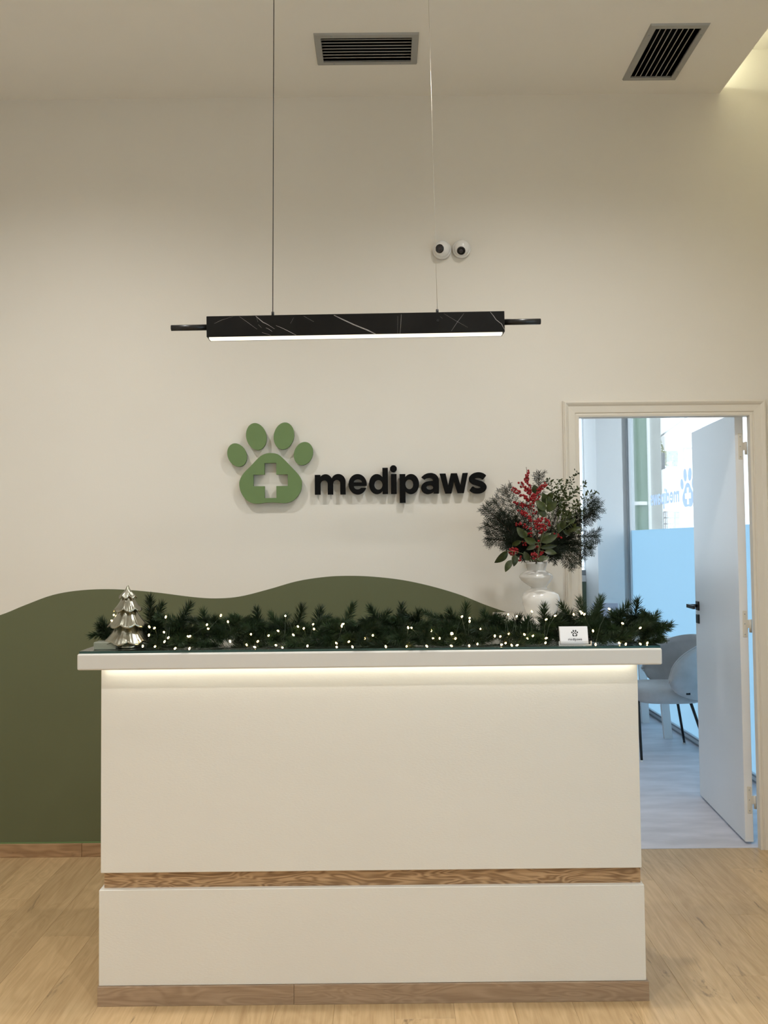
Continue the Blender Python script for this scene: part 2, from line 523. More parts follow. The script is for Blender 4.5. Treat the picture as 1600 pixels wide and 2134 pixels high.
# right side: solid pier beside the door, then shop-front glazing
wr = MB().box(GX-0.03, GX+0.15, 2.4, D, -0.1, UPZ+0.1).box(GX-0.03, GX+0.15, YB, 2.4, 2.9, UPZ+0.1).build('wall_right', 'wall')
tag(wr, kind='structure')
w1 = MB().box(GX+0.02, GX+0.028, YB+0.05, 2.35, 0.06, 2.86).build('window_1', 'glass_clear')
tag(w1, kind='structure')
b_ = MB()
for a in (YB, -0.1, 2.35): b_.box(GX, GX+0.06, a, a+0.05, 0, 2.9)
for z in (0, 2.85): b_.box(GX, GX+0.06, YB, 2.4, z, z+0.06)
b_.build('window_frame', 'alu', w1)
MB().box(GX+0.017, GX+0.019, YB+0.05, 2.35, 0.06, FILM).build('frosted_film', 'frost', w1)
# skirting
sk = bpy.data.objects.new('baseboard_back', None); COL.objects.link(sk); sk.location = (0, D, 0)
tag(sk, kind='structure')
SKT = U(100, 1759, 1, D-0.014).z
jx = U(170, 1775, 1, D-0.014).x
for a, c in ((XL, jx-1.2), (jx-1.2, jx), (jx, jx+1.2), (jx+1.2, DL-0.082)):
    box('skirting_board', 'oak_skirting', sk, a+0.0005, c-0.0005, D-0.014, D-0.002, 0, SKT, 0.0015, 1)
MB().box(XL, DL-0.082, D-0.006, D-0.001, SKT, SKT+0.006).build('sealant_bead', 'sign_green', sk)

# ---- architrave + lining (trim_1), door leaf (door_1)
def frame_path(off, x0, x1, zt):
    return [(x0-off, 0), (x0-off, zt+off), (x1+off, zt+off), (x1+off, 0)]
prof = [(0, 0), (0, 0.010), (0.010, 0.012), (0.016, 0.009), (0.019, 0.009), (0.021, 0.013), (0.052, 0.015), (0.060, 0.021), (0.068, 0.025), (0.073, 0.024), (0.075, 0.018), (0.079, 0.017), (0.080, 0.0)]
b_ = MB()
rows = [[(px_, D-p, pz_) for px_, pz_ in frame_path(o_, DL, DR, DT)] for o_, p in prof]
b_.grid(rows, smooth=False)
tr = b_.build('trim_1', 'trim')
tag(tr, kind='structure')
b_ = MB()
b_.box(DL-0.03, DL, D, D+WT, 0, DT).box(DR, DR+0.03, D, D+0.022, 0, DT).box(DL-0.03, DR+0.03, D, D+0.05, DT, DT+0.03)
b_.box(DR+0.022, DR+0.03, D+0.022, D+WT, 0, DT+0.02)
b_.build('lining', 'trim', tr)
hx, hy = 1.7955, 4.168
ang = math.atan2(1.829-1.761, 4.926-4.156)
dr = bpy.data.objects.new('door_1', None); COL.objects.link(dr); dr.location = (hx, hy, 0.012)
tag(dr, kind='structure'); dr['label'] = 'white flush door standing open with black lever handle'
def door_part(b2, name, mat, parent=None):
    # local leaf frame: u along leaf from hinge edge, w thickness towards the reception side (-x), z
    R_ = Matrix.Translation((hx, hy, 0.012)) @ Matrix.Rotation(-ang, 4, 'Z')
    b2.xf(R_)
    return b2.build(name, mat, parent or dr)
LW, LT_, LH = 0.775, 0.040, 2.115
door_part(MB().box(-LT_, 0, 0, LW, 0, LH).bevel(0.0015, 1), 'leaf', 'door_white')
for py in (930, 1300, 1667):
    hz = U(1566, py, 1, hy).z - 0.012
    b2 = MB().box(-0.026, -0.006, -0.002, 0.002, hz-0.065, hz+0.065).bevel(0.0015, 1).box(-0.008, 0.012, -0.003, 0.001, hz-0.02, hz+0.02)
    hg = door_part(b2, 'hinge', 'trim')
    door_part(MB().tube([(0.010, -0.004, hz-0.042), (0.010, -0.004, hz+0.022)], 0.0065, 10), 'hinge_pin', 'trim', hg)
    for dz in (-0.052, 0.0, 0.048):
        door_part(MB().sphere((-0.016, -0.0018, hz+dz), 0.0028, 6, 4), 'screw', 'alu_grey', hg)
hz = U(1455, 1262, 1, 4.90).z - 0.012
hu = LW-0.055
hd = door_part(MB().box(-LT_-0.008, -LT_, hu-0.026, hu+0.026, hz-0.026, hz+0.026).bevel(0.001, 1), 'handle_rose', 'black')
b2 = MB().tube([(-LT_-0.008, hu, hz), (-LT_-0.055, hu, hz)], 0.010, 10)
b2.box(-LT_-0.064, -LT_-0.050, hu-0.125, hu+0.011, hz-0.010, hz+0.010)
door_part(b2, 'lever', 'black', hd)
door_part(MB().box(-LT_-0.008, -LT_, hu-0.026, hu+0.026, hz-0.026-0.075, hz+0.026-0.075).bevel(0.001, 1), 'lock_plate', 'black')

# ---- side room beyond the doorway
tag(MB().box(-0.6, GX+0.03, D+0.022, EXY+0.2, -0.1, 0.0).build('floor_side', 'vinyl_grey'), kind='structure')
tag(MB().box(-0.72, GX+0.2, D+WT, EXY+0.4, 3.0, 3.15).build('ceiling_side', 'room_white'), kind='structure')
tag(MB().box(-0.72, -0.6, D+WT, EXY+0.4, -0.1, 3.0).build('wall_side_left', 'room_white'), kind='structure')
WX1 = U(1219, 1000, 1, EXY).x
DZ = U(1225, 1212, 1, EXY).z
fw = MB().box(-0.6, 0.9, EXY, EXY+0.15, 0, 3.0).box(0.9, WX1+0.05, EXY, EXY+0.15, 0, DZ+0.06).box(WX1+0.05, GX+0.1, EXY, EXY+0.15, 0, 3.0).box(0.9, WX1+0.05, EXY, EXY+0.15, 2.92, 3.0)
fw = fw.build('wall_side_far', 'room_white'); tag(fw, kind='structure')
MB().box(-0.6, U(1235, 1230, 1, EXY).x, EXY-0.004, EXY, 0, DZ).build('green_dado', 'room_green', fw)
w2 = MB().box(0.9, WX1+0.05, EXY+0.08, EXY+0.088, DZ+0.06, 2.92).build('window_2', 'glass_clear'); tag(w2, kind='structure')
MB().box(WX1+0.0, WX1+0.05, EXY+0.05, EXY+0.12, DZ+0.06, 2.92).box(0.9, WX1+0.05, EXY+0.05, EXY+0.12, DZ+0.06, DZ+0.11).box(0.9, 0.95, EXY+0.05, EXY+0.12, DZ+0.06, 2.92).build('window_frame', 'alu_grey', w2)
CX0 = U(1243, 1000, 1, 7.72).x
tag(MB().box(CX0, 2.205, 7.72, EXY, 0, 3.0).build('wall_column', 'room_white'), kind='structure')
# glazed shop front along the street side
GY0, GY1 = D+WT, 7.80
w3 = MB().box(GX+0.02, GX+0.028, GY0+0.05, GY1-0.08, 0.05, 2.95).build('window_3', 'glass_clear'); tag(w3, kind='structure')
for a, c in ((GY0, GY0+0.05), (GY1-0.08, GY1)):
    box('window_post', 'alu', w3, GX, GX+0.05, a, c, 0, 3.0, 0.003, 1)
MB().box(GX-0.003, GX+0.0, GY1-0.075, GY1-0.060, 0, 3.0).build('gasket', 'alu_grey', w3)
MB().box(GX, GX+0.07, GY0, GY1, 2.95, 3.0).build('window_head', 'alu', w3)
b_ = MB().box(GX, GX+0.07, GY0, GY1, 0, 0.05)
b_.build('window_track', 'alu', w3)
MB().box(GX-0.003, GX, GY0, GY1, 0.0, 0.012).build('track_gasket', 'alu_grey', w3)
MB().box(GX-0.003, GX, GY0, GY1, 0.036, 0.046).build('track_gasket', 'alu_grey', w3)
MB().box(GX+0.015, GX+0.018, GY0+0.05, GY1-0.08, 0.05, FILM).build('frosted_film', 'frost', w3)
tag(MB().box(2.206, GX+0.05, 7.801, EXY+0.15, 0, 3.0).build('wall_side_right', 'room_white'), kind='structure')

# ------------------------------------------------------------------ lettering outlines (shared by sign, window and card)
def letter_loops():
    L = {}
    mo = [(0, 0), (0, 330), (92, 330)] + ell(180, 228, 110, 112, 143, 22, 12) + ell(393, 220, 120, 122, 156, 0, 16) + [(513, 0), (425, 0)] + \
         ell(365, 180, 60, 66, 0, 180, 12) + [(305, 0), (216, 0)] + ell(154.5, 175, 61.5, 66, 0, 180, 12) + [(93, 0)]
    L['m'] = (0, [mo])
    eo = ell(153, 167, 153, 171, -8.7, 339.1, 40) + [(212, 106)] + ell(153, 141, 66, 62, -34, -180, 12)[1:]
    L['e'] = (563, [eo, ell(155, 198, 69, 56, 0, 180, 14)])
    do = [(317, 0), (317, 438), (225, 438)] + ell(130, 167, 130, 168, 43, 317, 30) + [(225, 0)]
    L['d'] = (906, [do, ell(157, 155, 68, 83, 0, 360, 24)])
    L['i'] = (1273, [[(0, 0), (95, 0), (95, 332), (0, 332)], ell(43, 422, 58, 58, 0, 360, 24)])
    po = [(0, 330), (0, -150), (97, -150)] + ell(190, 162, 135, 168, 226, 494, 30) + [(97, 330)]
    L['p'] = (1418, [po, ell(162, 158, 66, 83, 0, 360, 24)])
    ao = [(297, 0)] + [(p.x, p.y) for p in catmull([(297, 215, 0), (285, 270, 0), (245, 318, 0), (190, 340, 0), (150, 343, 0), (95, 335, 0), (45, 310, 0), (5, 273, 0)], 4)] + \
         [(p.x, p.y) for p in catmull([(58, 233, 0), (85, 252, 0), (120, 262, 0), (150, 262, 0), (185, 245, 0), (203, 213, 0)], 4)] + \
         [(p.x, p.y) for p in catmull([(150, 207, 0), (90, 200, 0), (40, 175, 0), (10, 140, 0), (0, 100, 0), (12, 50, 0), (45, 12, 0), (95, -8, 0), (140, -5, 0), (185, 10, 0), (210, 30, 0)], 4)] + [(210, 0)]
    L['a'] = (1778, [ao, ell(145, 103, 58, 40, 0, 360, 20)])
    L['w'] = (2090, [[(0, 332), (98, 332), (141, 125), (188, 335), (288, 335), (345, 128), (383, 337), (471, 340), (400, 3), (296, 3), (240, 205), (193, 0), (91, -2)]])
    sp = catmull([(262, 257, 0), (215, 292, 0), (150, 303, 0), (82, 285, 0), (46, 240, 0), (78, 195, 0), (150, 170, 0), (215, 145, 0), (249, 98, 0), (215, 52, 0), (150, 38, 0), (85, 47, 0), (32, 81, 0)], 5)
    lf, rt = [], []
    for i, p in enumerate(sp):
        t = (sp[min(i+1, len(sp)-1)]-sp[max(i-1, 0)]).normalized()
        n_ = Vector((-t.y, t.x, 0))*45
        if i == 0 or i == len(sp)-1: n_ *= 0.75
        lf.append(((p+n_).x, (p+n_).y)); rt.append(((p-n_).x, (p-n_).y))
    L['s'] = (2578, [lf+rt[::-1]])
    return L
LET = letter_loops()       # text is 2871 units wide, x-height 332
def paw_loops():
    K = 1.0
    def toe(cx, cy, a, b2, tilt):
        t = math.radians(tilt)
        return [(cx+x_*math.cos(t)-y_*math.sin(t), cy+x_*math.sin(t)+y_*math.cos(t)) for x_, y_ in ell(0, 0, a, b2, 0, 360, 32)]
    toes = [toe(255, -603, 148, 193, 22), toe(563, -310, 160, 218, 12), toe(1003, -305, 160, 218, -12), toe(1313, -590, 148, 190, -20)]
    pad = [(790, 577), (900, 595), (985, 660), (1100, 780), (1215, 905), (1270, 990), (1285, 1080), (1265, 1190), (1200, 1290), (1110, 1355), (1020, 1377), (900, 1370), (790, 1364), (680, 1370), (570, 1384), (470, 1365), (380, 1300), (315, 1195), (290, 1080), (305, 990), (365, 890), (480, 775), (600, 650), (690, 593)]
    pad = [(p.x, -p.y) for p in catmull([(a, c, 0) for a, c in pad], 3, True)]
    cross = [(692, 735), (880, 735), (880, 920), (1062, 920), (1062, 1105), (880, 1105), (880, 1295), (692, 1295), (692, 1105), (513, 1105), (513, 920), (692, 920)]
    return toes, pad, [(a, -c) for a, c in cross]
TOES, PAD, CROSS = paw_loops()   # 98..1467 wide, -90..-1384 tall

# ---- the wall sign
YS = D-0.034
ST = 0.022
o_ = U(460, 870, 1, YS)
pk = YS/F/7.619
def paw_tf(u, v, w): return Vector((o_.x+u*pk, D-0.012-w, o_.z+v*pk))
pe = thing('paw_emblem', U(562, 1050, 1, YS), 'green paw print emblem with a cross cut out, on the cream wall', 'wall sign')
for t in TOES: flat_mesh([t], ST, paw_tf).build('toe', 'sign_green', pe)
flat_mesh([PAD, CROSS], ST, paw_tf).build('paw_pad', 'sign_green', pe)
for u, v in ((255, -603), (563, -310), (1003, -305), (1313, -590), (400, -1150), (1180, -1150), (790, -650)):
    c = paw_tf(u, v, 0); MB().tube([(c.x, D-0.012, c.z), (c.x, D, c.z)], 0.008, 8).build('standoff', 'black', pe)
lo = U(640+127/8, 960+566/8, 1, YS)
lk = YS/F/8
ls = thing('lettering', lo, 'black raised lowercase lettering medipaws beside the green paw', 'lettering')
for ch, (x0, loops) in LET.items():
    flat_mesh(loops, ST, lambda u, v, w: Vector((lo.x+(x0+u)*lk, D-0.012-w, lo.z+v*lk))).build('letter', 'letter_black', ls)
for x0 in (45, 470, 610, 1180, 1320, 1465, 2030, 2250, 2420, 2640, 2800):
    z_ = 90 if x0 not in (2640,) else 260
    MB().tube([(lo.x+x0*lk, D-0.012, lo.z+z_*lk), (lo.x+x0*lk, D, lo.z+z_*lk)], 0.005, 6).build('standoff', 'black', ls)

# ---- wall cameras
def dome(px, py, r, aim, label):
    c = U(px, py, 1, D)
    t = thing('security_camera', c, label, 'security camera', 'dome cameras above the pendant lamp')
    b2 = MB().lathe([(r, 0), (r*1.0, 0.016), (r*0.93, 0.026)], (0, 0, 0), 36)
    b2.xf(Matrix.Translation(c) @ Matrix.Rotation(PI/2, 4, 'X')).build('base_ring', 'plastic_white', t)
    cc = c + Vector((0, -0.030, 0))
    MB().sphere(cc, r*0.86, 32, 20).build('ball', 'plastic_white', t)
    a = Vector(aim).normalized()
    q = a.to_track_quat('Z', 'Y').to_matrix().to_4x4()
    R_ = r*0.86
    h = R_*math.cos(0.575)-0.002
    ln = MB().lathe([(R_*0.545, h), (R_*0.53, h+0.0055), (R_*0.42, h+0.0070)], (0, 0, 0), 28).xf(Matrix.Translation(cc) @ q).build('lens', 'lens_black', t)
    MB().lathe([(R_*0.28, h+0.0065), (R_*0.26, h+0.0085), (R_*0.10, h+0.010)], (0, 0, 0), 20).xf(Matrix.Translation(cc) @ q).build('inner_lens', 'lens_dark', ln)
    return t
rr = 19.6*D/F
dome(920, 523, rr, (-0.40, -0.88, -0.29), 'white dome camera with its lens turned towards the pendant cable')
dome(961, 521, rr*0.98, (-0.18, -0.75, -0.70), 'white dome camera with its lens tilted down, further from the cable')

# ---- ceiling vents
def vent(v, along_x, label):
    x0, x1, y0, y1 = v
    t = thing('ceiling_vent', ((x0+x1)/2, (y0+y1)/2, H-0.008), label, 'vent', 'ceiling vents')
    i0, i1, j0, j1 = x0+FRM, x1-FRM, y0+FRM*0.9, y1-FRM*0.9
    b2 = MB()
    lo_, hi_ = H-0.008, H
    rows = [[(x0, y0, hi_), (x1, y0, hi_), (x1, y1, hi_), (x0, y1, hi_)],
            [(x0+.004, y0+.004, lo_), (x1-.004, y0+.004, lo_), (x1-.004, y1-.004, lo_), (x0+.004, y1-.004, lo_)],
            [(i0, j0, lo_), (i1, j0, lo_), (i1, j1, lo_), (i0, j1, lo_)],
            [(i0, j0, H+0.012), (i1, j0, H+0.012), (i1, j1, H+0.012), (i0, j1, H+0.012)]]
    b2.grid(rows, True, False).build('frame', 'vent_metal', t)
    d2 = MB()
    d2.grid([[(i0, j0, H+0.012), (i1, j0, H+0.012), (i1, j1, H+0.012), (i0, j1, H+0.012)], [(i0, j0, H+0.14), (i1, j0, H+0.14), (i1, j1, H+0.14), (i0, j1, H+0.14)]], True, False, False, True)
    d2.build('duct', 'duct_dark', t)
    n = 8
    for k in range(1, n):
        if along_x:
            yy = j0+(j1-j0)*(k/n)
            b3 = MB().box(i0, i1, yy-0.0014, yy+0.0014, H-0.001, H+0.0015)
        else:
            xx = i0+(i1-i0)*(k/n)
            b3 = MB().box(xx-0.0013, xx+0.0013, j0, j1, H-0.001, H+0.003)
        b3.build('slat', 'vent_slat', t)
    for sx, sy in ((.17, .0), (.83, 0), (.17, 1), (.83, 1)):
        if along_x: c = (x0+(x1-x0)*sx, (y0+0.014) if sy == 0 else (y1-0.014), lo_)
        else: c = ((x0+0.014) if sy == 0 else (x1-0.014), y0+(y1-y0)*sx, lo_)
        MB().sphere(c, 0.004, 8, 4, sc=(1, 1, 0.4)).build('screw', 'alu_grey', t)
vent(VENTS[0], True, 'grey ceiling vent with slats running along the wall')
vent(VENTS[1], False, 'grey ceiling vent with slats pointing at the wall, near the lit ceiling edge')

# ---- cove light strip above the lowered ceiling edge
b_ = MB().box(CE-0.075, CE-0.055, YB+0.05, D-0.02, H+0.031, H+0.038)
tag(b_.build('cove_light_strip', 'led_cove'), 'warm light strip hidden on the lowered ceiling edge', 'light strip')
# ---- ceiling downlights (behind the camera's view of the ceiling)
for k, (sx, sy) in enumerate(SPOTS):
    t = thing('ceiling_downlight', (sx, sy, H-0.006), 'round recessed downlight in the cream ceiling', 'downlight', 'recessed ceiling downlights')
    MB().lathe([(0.060, 0), (0.058, -0.006), (0.046, -0.006), (0.044, 0)], (sx, sy, H), 24, cap0=False, cap1=False).build('trim_ring', 'plastic_white', t)
    MB().lathe([(0.044, -0.001), (0.02, -0.0012)], (sx, sy, H), 24).build('lens', 'downlight_lens', t)
    ld = bpy.data.lights.new('downlight', 'SPOT')
    ld.energy = SPOT_E
    ld.color = SPOT_COL
    ld.spot_size = math.radians(150)
    ld.spot_blend = 1.0
    ld.shadow_soft_size = 0.045
    lo2 = bpy.data.objects.new('downlight', ld); COL.objects.link(lo2)
    lo2.parent = t
    lo2.location = (0, 0, -0.02)

# ------------------------------------------------------------------ reception counter
CL, CR = -0.9367, 0.8324
BL, BR, DB = -0.995, 0.8955, 2.727
BT, BB = 1.143, 1.090
CD = 0.46
ct = thing('reception_counter', ((CL+CR)/2, DF+CD/2, 0), 'white reception counter with oak inlay band and oak plinth', 'counter')
box('front_panel', 'counter_white', ct, CL, CR, DF, DF+CD, 0.4217, BB, 0.002, 1)
box('inlay_strip', 'oak_inlay', ct, CL+0.008, CR-0.001, DF+0.014, DF+CD-0.01, 0.365, 0.425)
box('lower_panel', 'counter_white', ct, CL-0.004, CR+0.006, DF-0.004, DF+CD, 0.062, 0.3692, 0.002, 1)
jx = U(613, 2075, 1, DF).x
for a, c in ((-0.9433, jx), (jx, 0.8454)):
    box('plinth_board', 'oak_plinth', ct, a+0.0004, c-0.0004, DF-0.010, DF+CD-0.004, 0.0, 0.062, 0.001, 1)
box('top_board', 'board_white', ct, BL, BR, DB, DB+0.54, BB, BT, 0.006, 3)
MB().box(CL+0.01, CR-0.01, DF-0.026, DF-0.016, BB-0.004, BB).build('light_strip', 'led_counter', ct)
GT = BT+0.008
b_ = MB().box(BL+0.006, BR-0.004, DB+0.006, DB+0.53, BT+0.0004, GT)
for f in b_.bm.faces:
    b_.bm.normal_update()
    f.material_index = 0 if abs(f.normal.z) > 0.9 else 1
tag(b_.build('glass_sheet', ['glass_sheet', 'glass_edge']), 'clear glass sheet with green edge lying on the counter top', 'glass')

# ------------------------------------------------------------------ pendant lamp
LY = 2.95
l0, l1 = U(430, 659, 1, LY-0.018), U(1051, 648, 1, LY-0.018)
lb0, lb1 = U(430, 702, 1, LY-0.018), U(1051, 692, 1, LY-0.018)
cx_, zt_ = (l0.x+l1.x)/2, (l0.z+l1.z)/2
LHH = (l0.z-lb0.z+l1.z-lb1.z)/2
hw = (l1.x-l0.x)/2
tilt = math.atan2(l1.z-l0.z, l1.x-l0.x)
LM = Matrix.Translation((cx_, LY, zt_-LHH/2)) @ Matrix.Rotation(-tilt, 4, 'Y')
pl = thing('pendant_lamp', (cx_, LY, zt_-LHH/2), 'black marbled linear pendant lamp with lit underside hung on two cables', 'pendant lamp')
MB().box(-hw, hw, -0.018, 0.018, -LHH/2, LHH/2).bevel(0.0012, 1).xf(LM).build('bar', 'marble_black', pl)
MB().box(-hw+0.008, hw-0.008, -0.0155, 0.0155, -LHH/2-0.006, -LHH/2+0.001).xf(LM).build('diffuser', ['lamp_diffuser'], pl)
b_ = MB()
b_.box(-hw+0.006, hw-0.006, 0.0155, 0.0172, -LHH/2-0.007, -LHH/2).box(-hw+0.006, -hw+0.0085, -0.0155, 0.0155, -LHH/2-0.007, -LHH/2).box(hw-0.0085, hw-0.006, -0.0155, 0.0155, -LHH/2-0.007, -LHH/2)
b_.xf(LM).build('diffuser_rim', 'black', pl)
e0, e1 = U(357, 677, 1, LY), U(1126, 667, 1, LY)
for s_, e in ((-1, e0), (1, e1)):
    ln_ = abs(e.x-cx_)-hw
    a, c = (s_*(hw-0.002), 0, 0.002), (s_*(hw+ln_), 0, 0.002)
    MB().tube([a, c], 0.0105, 16).xf(LM).build('end_rod', 'black', pl)
for (px0, py0, px1, rad, mt_) in ((568.3, 657, 570.5, 0.0016, 'black'), (911, 652, 893, 0.0008, 'steel')):
    p0 = U(px0, py0, 1, LY); p1 = U(px1, 0, 1, LY)
    k = (H-p0.z)/(p1.z-p0.z)
    pt = p0+(p1-p0)*k
    MB().tube([p0, pt], rad, 6).build('cable', mt_, pl)
    MB().tube([(p0.x, LY, p0.z-0.004), (p0.x, LY, p0.z+0.012)], 0.005, 10).build('cable_gland', 'black', pl)
    MB().lathe([(0.03, 0), (0.03, -0.018), (0.02, -0.022)], (pt.x, LY, H), 20).build('ceiling_cap', 'black', pl)
fx = U(912, 668, 1, LY-0.018)
MB().tube([(fx.x, LY-0.018, fx.z), (fx.x, LY-0.0215, fx.z)], 0.0045, 10).build('side_screw', 'black', pl)
def A8(u, v): return (340+u/3.81, 620+v/3.81)
def B1(u, v): return (740+u/3.902, 620+v/3.902)
veins = [([A8(405, 207), A8(460, 180), A8(555, 150)], 2, 1), ([A8(603, 150), A8(660, 190), A8(745, 252)], 2, 2), ([A8(735, 148), A8(790, 195), A8(830, 215), A8(885, 250)], 8, 2),
         ([A8(895, 222), A8(950, 245), A8(1000, 270), A8(1055, 298)], 3, 4), ([A8(815, 240), A8(840, 252), A8(865, 270)], 3, 3), ([A8(785, 278), A8(855, 300)], 3, 3), ([A8(755, 215), A8(780, 240)], 2, 2),
         ([A8(1115, 147), A8(1195, 192)], 2, 2), ([A8(1355, 140), A8(1420, 172), A8(1520, 218), A8(1600, 250), B1(100, 265), B1(165, 296)], 8, 10),
         ([B1(375, 136), B1(370, 220), B1(365, 295)], 3, 2), ([B1(347, 150), B1(344, 292)], 1.5, 1.5), ([B1(885, 128), B1(830, 200), B1(780, 275)], 2, 2), ([B1(720, 130), B1(820, 190), B1(915, 243)], 1.3, 1.3),
         ([B1(1098, 117), B1(1125, 150), B1(1145, 180), B1(1190, 215), B1(1213, 260)], 4, 5), ([A8(1010, 207), A8(1035, 160)], 1.2, 1.2), ([A8(740, 152), A8(752, 195)], 1.5, 1.5), ([B1(690, 155), B1(710, 170)], 1, 1)]
for pts, w0, w1 in veins:
    b_ = MB()
    P = [U(a, c, 1, LY-0.0185) for a, c in pts]
    n_ = len(P)
    q = []
    for i, p in enumerate(P):
        t = (P[min(i+1, n_-1)]-P[max(i-1, 0)]).normalized()
        w = (w0+(w1-w0)*i/(n_-1))*0.5*(1.0 if 0 < i < n_-1 else 0.5)/3.85*LY/F
        nrm = Vector((-t.z, 0, t.x))
        lim = lambda v: Vector((v.x, LY-0.0183, v.z))
        q.append((lim(p+nrm*w), lim(p-nrm*w)))
    b_.grid([[a for a, c in q], [c for a, c in q]], smooth=False)
    b_.build('marble_vein', 'marble_vein', pl)

# ------------------------------------------------------------------ things on the counter
# silver tree
TY = DB+0.105
tb = U(266, 1352, 1, TY)
tb.z = GT
mpp = TY/F
stree = thing('christmas_tree_figurine', tb, 'silver metal christmas tree figurine on the glass counter top', 'figurine')
def tier(z_top, z_bot, r_top, r_bot, lobes, ph):
    n, rows = 144, []
    K = 14
    for j in range(K+1):
        t = j/K
        row = []
        for k in range(n):
            th = 2*PI*k/n
            lob = abs(math.sin(lobes*(th+ph)/2))          # scallops
            rid = math.sin(th*36)*0.5+0.5
            r = r_top+(r_bot-r_top)*(0.45*t+0.55*t**2.2)
            r *= 1+0.07*t*t*(lob-0.5)
            r += 0.0011*(rid-0.5)*max(0, t-0.45)*1.8
            z = z_top+(z_bot-z_top)*t - 0.010*t**3*(lob-0.45)
            row.append((tb.x+r*math.cos(th), tb.y+r*math.sin(th), tb.z+z))
        rows.append(row)
    # underside back towards the trunk
    rows.append([(tb.x+(p[0]-tb.x)*0.93, tb.y+(p[1]-tb.y)*0.93, p[2]-0.0015) for p in rows[-1]])
    rows.append([(tb.x+(p[0]-tb.x)*0.45, tb.y+(p[1]-tb.y)*0.45, p[2]+0.012) for p in rows[-2]])
    return MB().grid(rows, True, True, True, False).build('tier', 'silver', stree)
zp = lambda y: (1352-y)*mpp
tier(zp(1225), zp(1247), 0.003, 18*mpp, 7, 0.2)
tier(zp(1233), zp(1274), 0.009, 29*mpp, 7, 0.7)
tier(zp(1252), zp(1306), 0.015, 40*mpp, 8, 0.1)
tier(zp(1284), zp(1340), 0.024, 48*mpp, 8, 0.5)
MB().lathe([(0.0, 0), (25*mpp, 0.0), (25.5*mpp, 0.004), (24*mpp, 0.008), (23*mpp, 0.030), (20*mpp, 0.034)], tb, 36, cap0=False).build('trunk_base', 'silver', stree)
MB().sphere((tb.x, tb.y, tb.z+zp(1226)), 0.0035, 10, 6).build('tree_tip', 'silver', stree)
# frosted block left of the tree
a0 = U(193, 1357, 1, DB+0.05); a1 = U(242, 1357, 1, DB+0.05)
b_ = MB().box(a0.x+0.004, a1.x, DB+0.045, DB+0.095, GT, GT+0.0245).bevel(0.003, 2)
tag(b_.build('frosted_block', 'frosted_block'), 'low frosted grey block beside the silver tree figurine', 'block')

# garland
GYC = DB+0.165
GZ = GT+0.070
def sprig_mesh(seed, L, nn_, nl):
    random.seed(seed)
    b2 = MB()
    bend = random.uniform(-0.12, 0.12)
    pts = [Vector((0, 0, 0)), Vector((bend*L*0.4, 0, L*0.5)), Vector((bend*L, 0.1*bend*L, L))]
    b2.tube(catmull(pts, 3), 0.0012, 5)
    for k in range(nn_):
        t = 0.08+0.92*k/(nn_-1)
        p = pts[0].lerp(pts[1], t*2) if t < 0.5 else pts[1].lerp(pts[2], t*2-1)
        a = k*2.39996+random.uniform(-0.3, 0.3)
        el = math.radians(random.uniform(42, 66)-30*t**4)
        d = Vector((math.cos(a)*math.sin(el), math.sin(a)*math.sin(el), math.cos(el)))
        b2.needle(p, d, nl*random.uniform(0.8, 1.15)*(1-0.25*t**3), 0.00095)
    me_ob = b2.build('sprig', 'garland_green', None, fix=False, origin=(0, 0, 0))
    me = me_ob.data
    bpy.data.objects.remove(me_ob)
    return me
SPR = [sprig_mesh(100+i, 0.085+0.012*(i % 3), 165, 0.036) for i in range(8)]
KEEP = [(tb.x-0.075, tb.x+0.060, TY+0.045), (a0.x-0.005, a1.x+0.005, DB+0.10), (U(1160, 1346, 1, DB+0.045).x, U(1233, 1346, 1, DB+0.045).x, DB+0.082)]
random.seed(11)
g0, g1 = U(215, 1320, 1, GYC).x, U(1362, 1320, 1, GYC).x
gl = thing('pine_garland', ((g0+g1)/2, GYC, GT), 'dark green pine garland lying along the glass counter top', 'garland')
core = [Vector((g0+(g1-g0)*i/40, GYC+0.02*math.sin(i*0.9), GT+0.035+0.010*math.sin(i*0.7+1))) for i in range(41)]
MB().tube(core, 0.006, 6).build('core_wire', 'wire_dark', gl)
def add_sprig(p, d, sc, spill=False, flat=False):
    me = random.choice(SPR)
    o = bpy.data.objects.new('sprig', me); COL.objects.link(o); o.parent = gl
    R_ = (Vector(d).normalized().to_track_quat('Z', 'Y') @ Matrix.Rotation(random.uniform(0, 6.28), 3, 'Z').to_quaternion()).to_matrix()
    p = Vector(p)
    if flat:           # lies on the glass: the lower needles are pressed flat
        me = me.copy()
        Ri = R_.inverted()
        for v in me.vertices:
            w = R_ @ v.co*sc+p
            if w.z < GT+0.0015: w.z = GT+0.0015; v.co = Ri @ (w-p)/sc
        me.update()
        o.data = me
    elif not spill:      # rest on the glass, needles do not pass through it
        low = min((R_ @ v.co).z for v in me.vertices)*sc+p.z
        if low < GT+0.001: p.z += GT+0.001-low
    vs_ = [R_ @ v.co*sc+p for v in me.vertices]
    for xa, xb, lim in KEEP:      # stay behind the figurine and the card holder
        ys_ = [v.y for v in vs_ if xa < v.x < xb]
        if ys_ and min(ys_) < lim: p.y += lim-min(ys_)
    o.location = p-gl.location
    o.rotation_euler = R_.to_euler()
    o.scale = (sc, sc, sc)
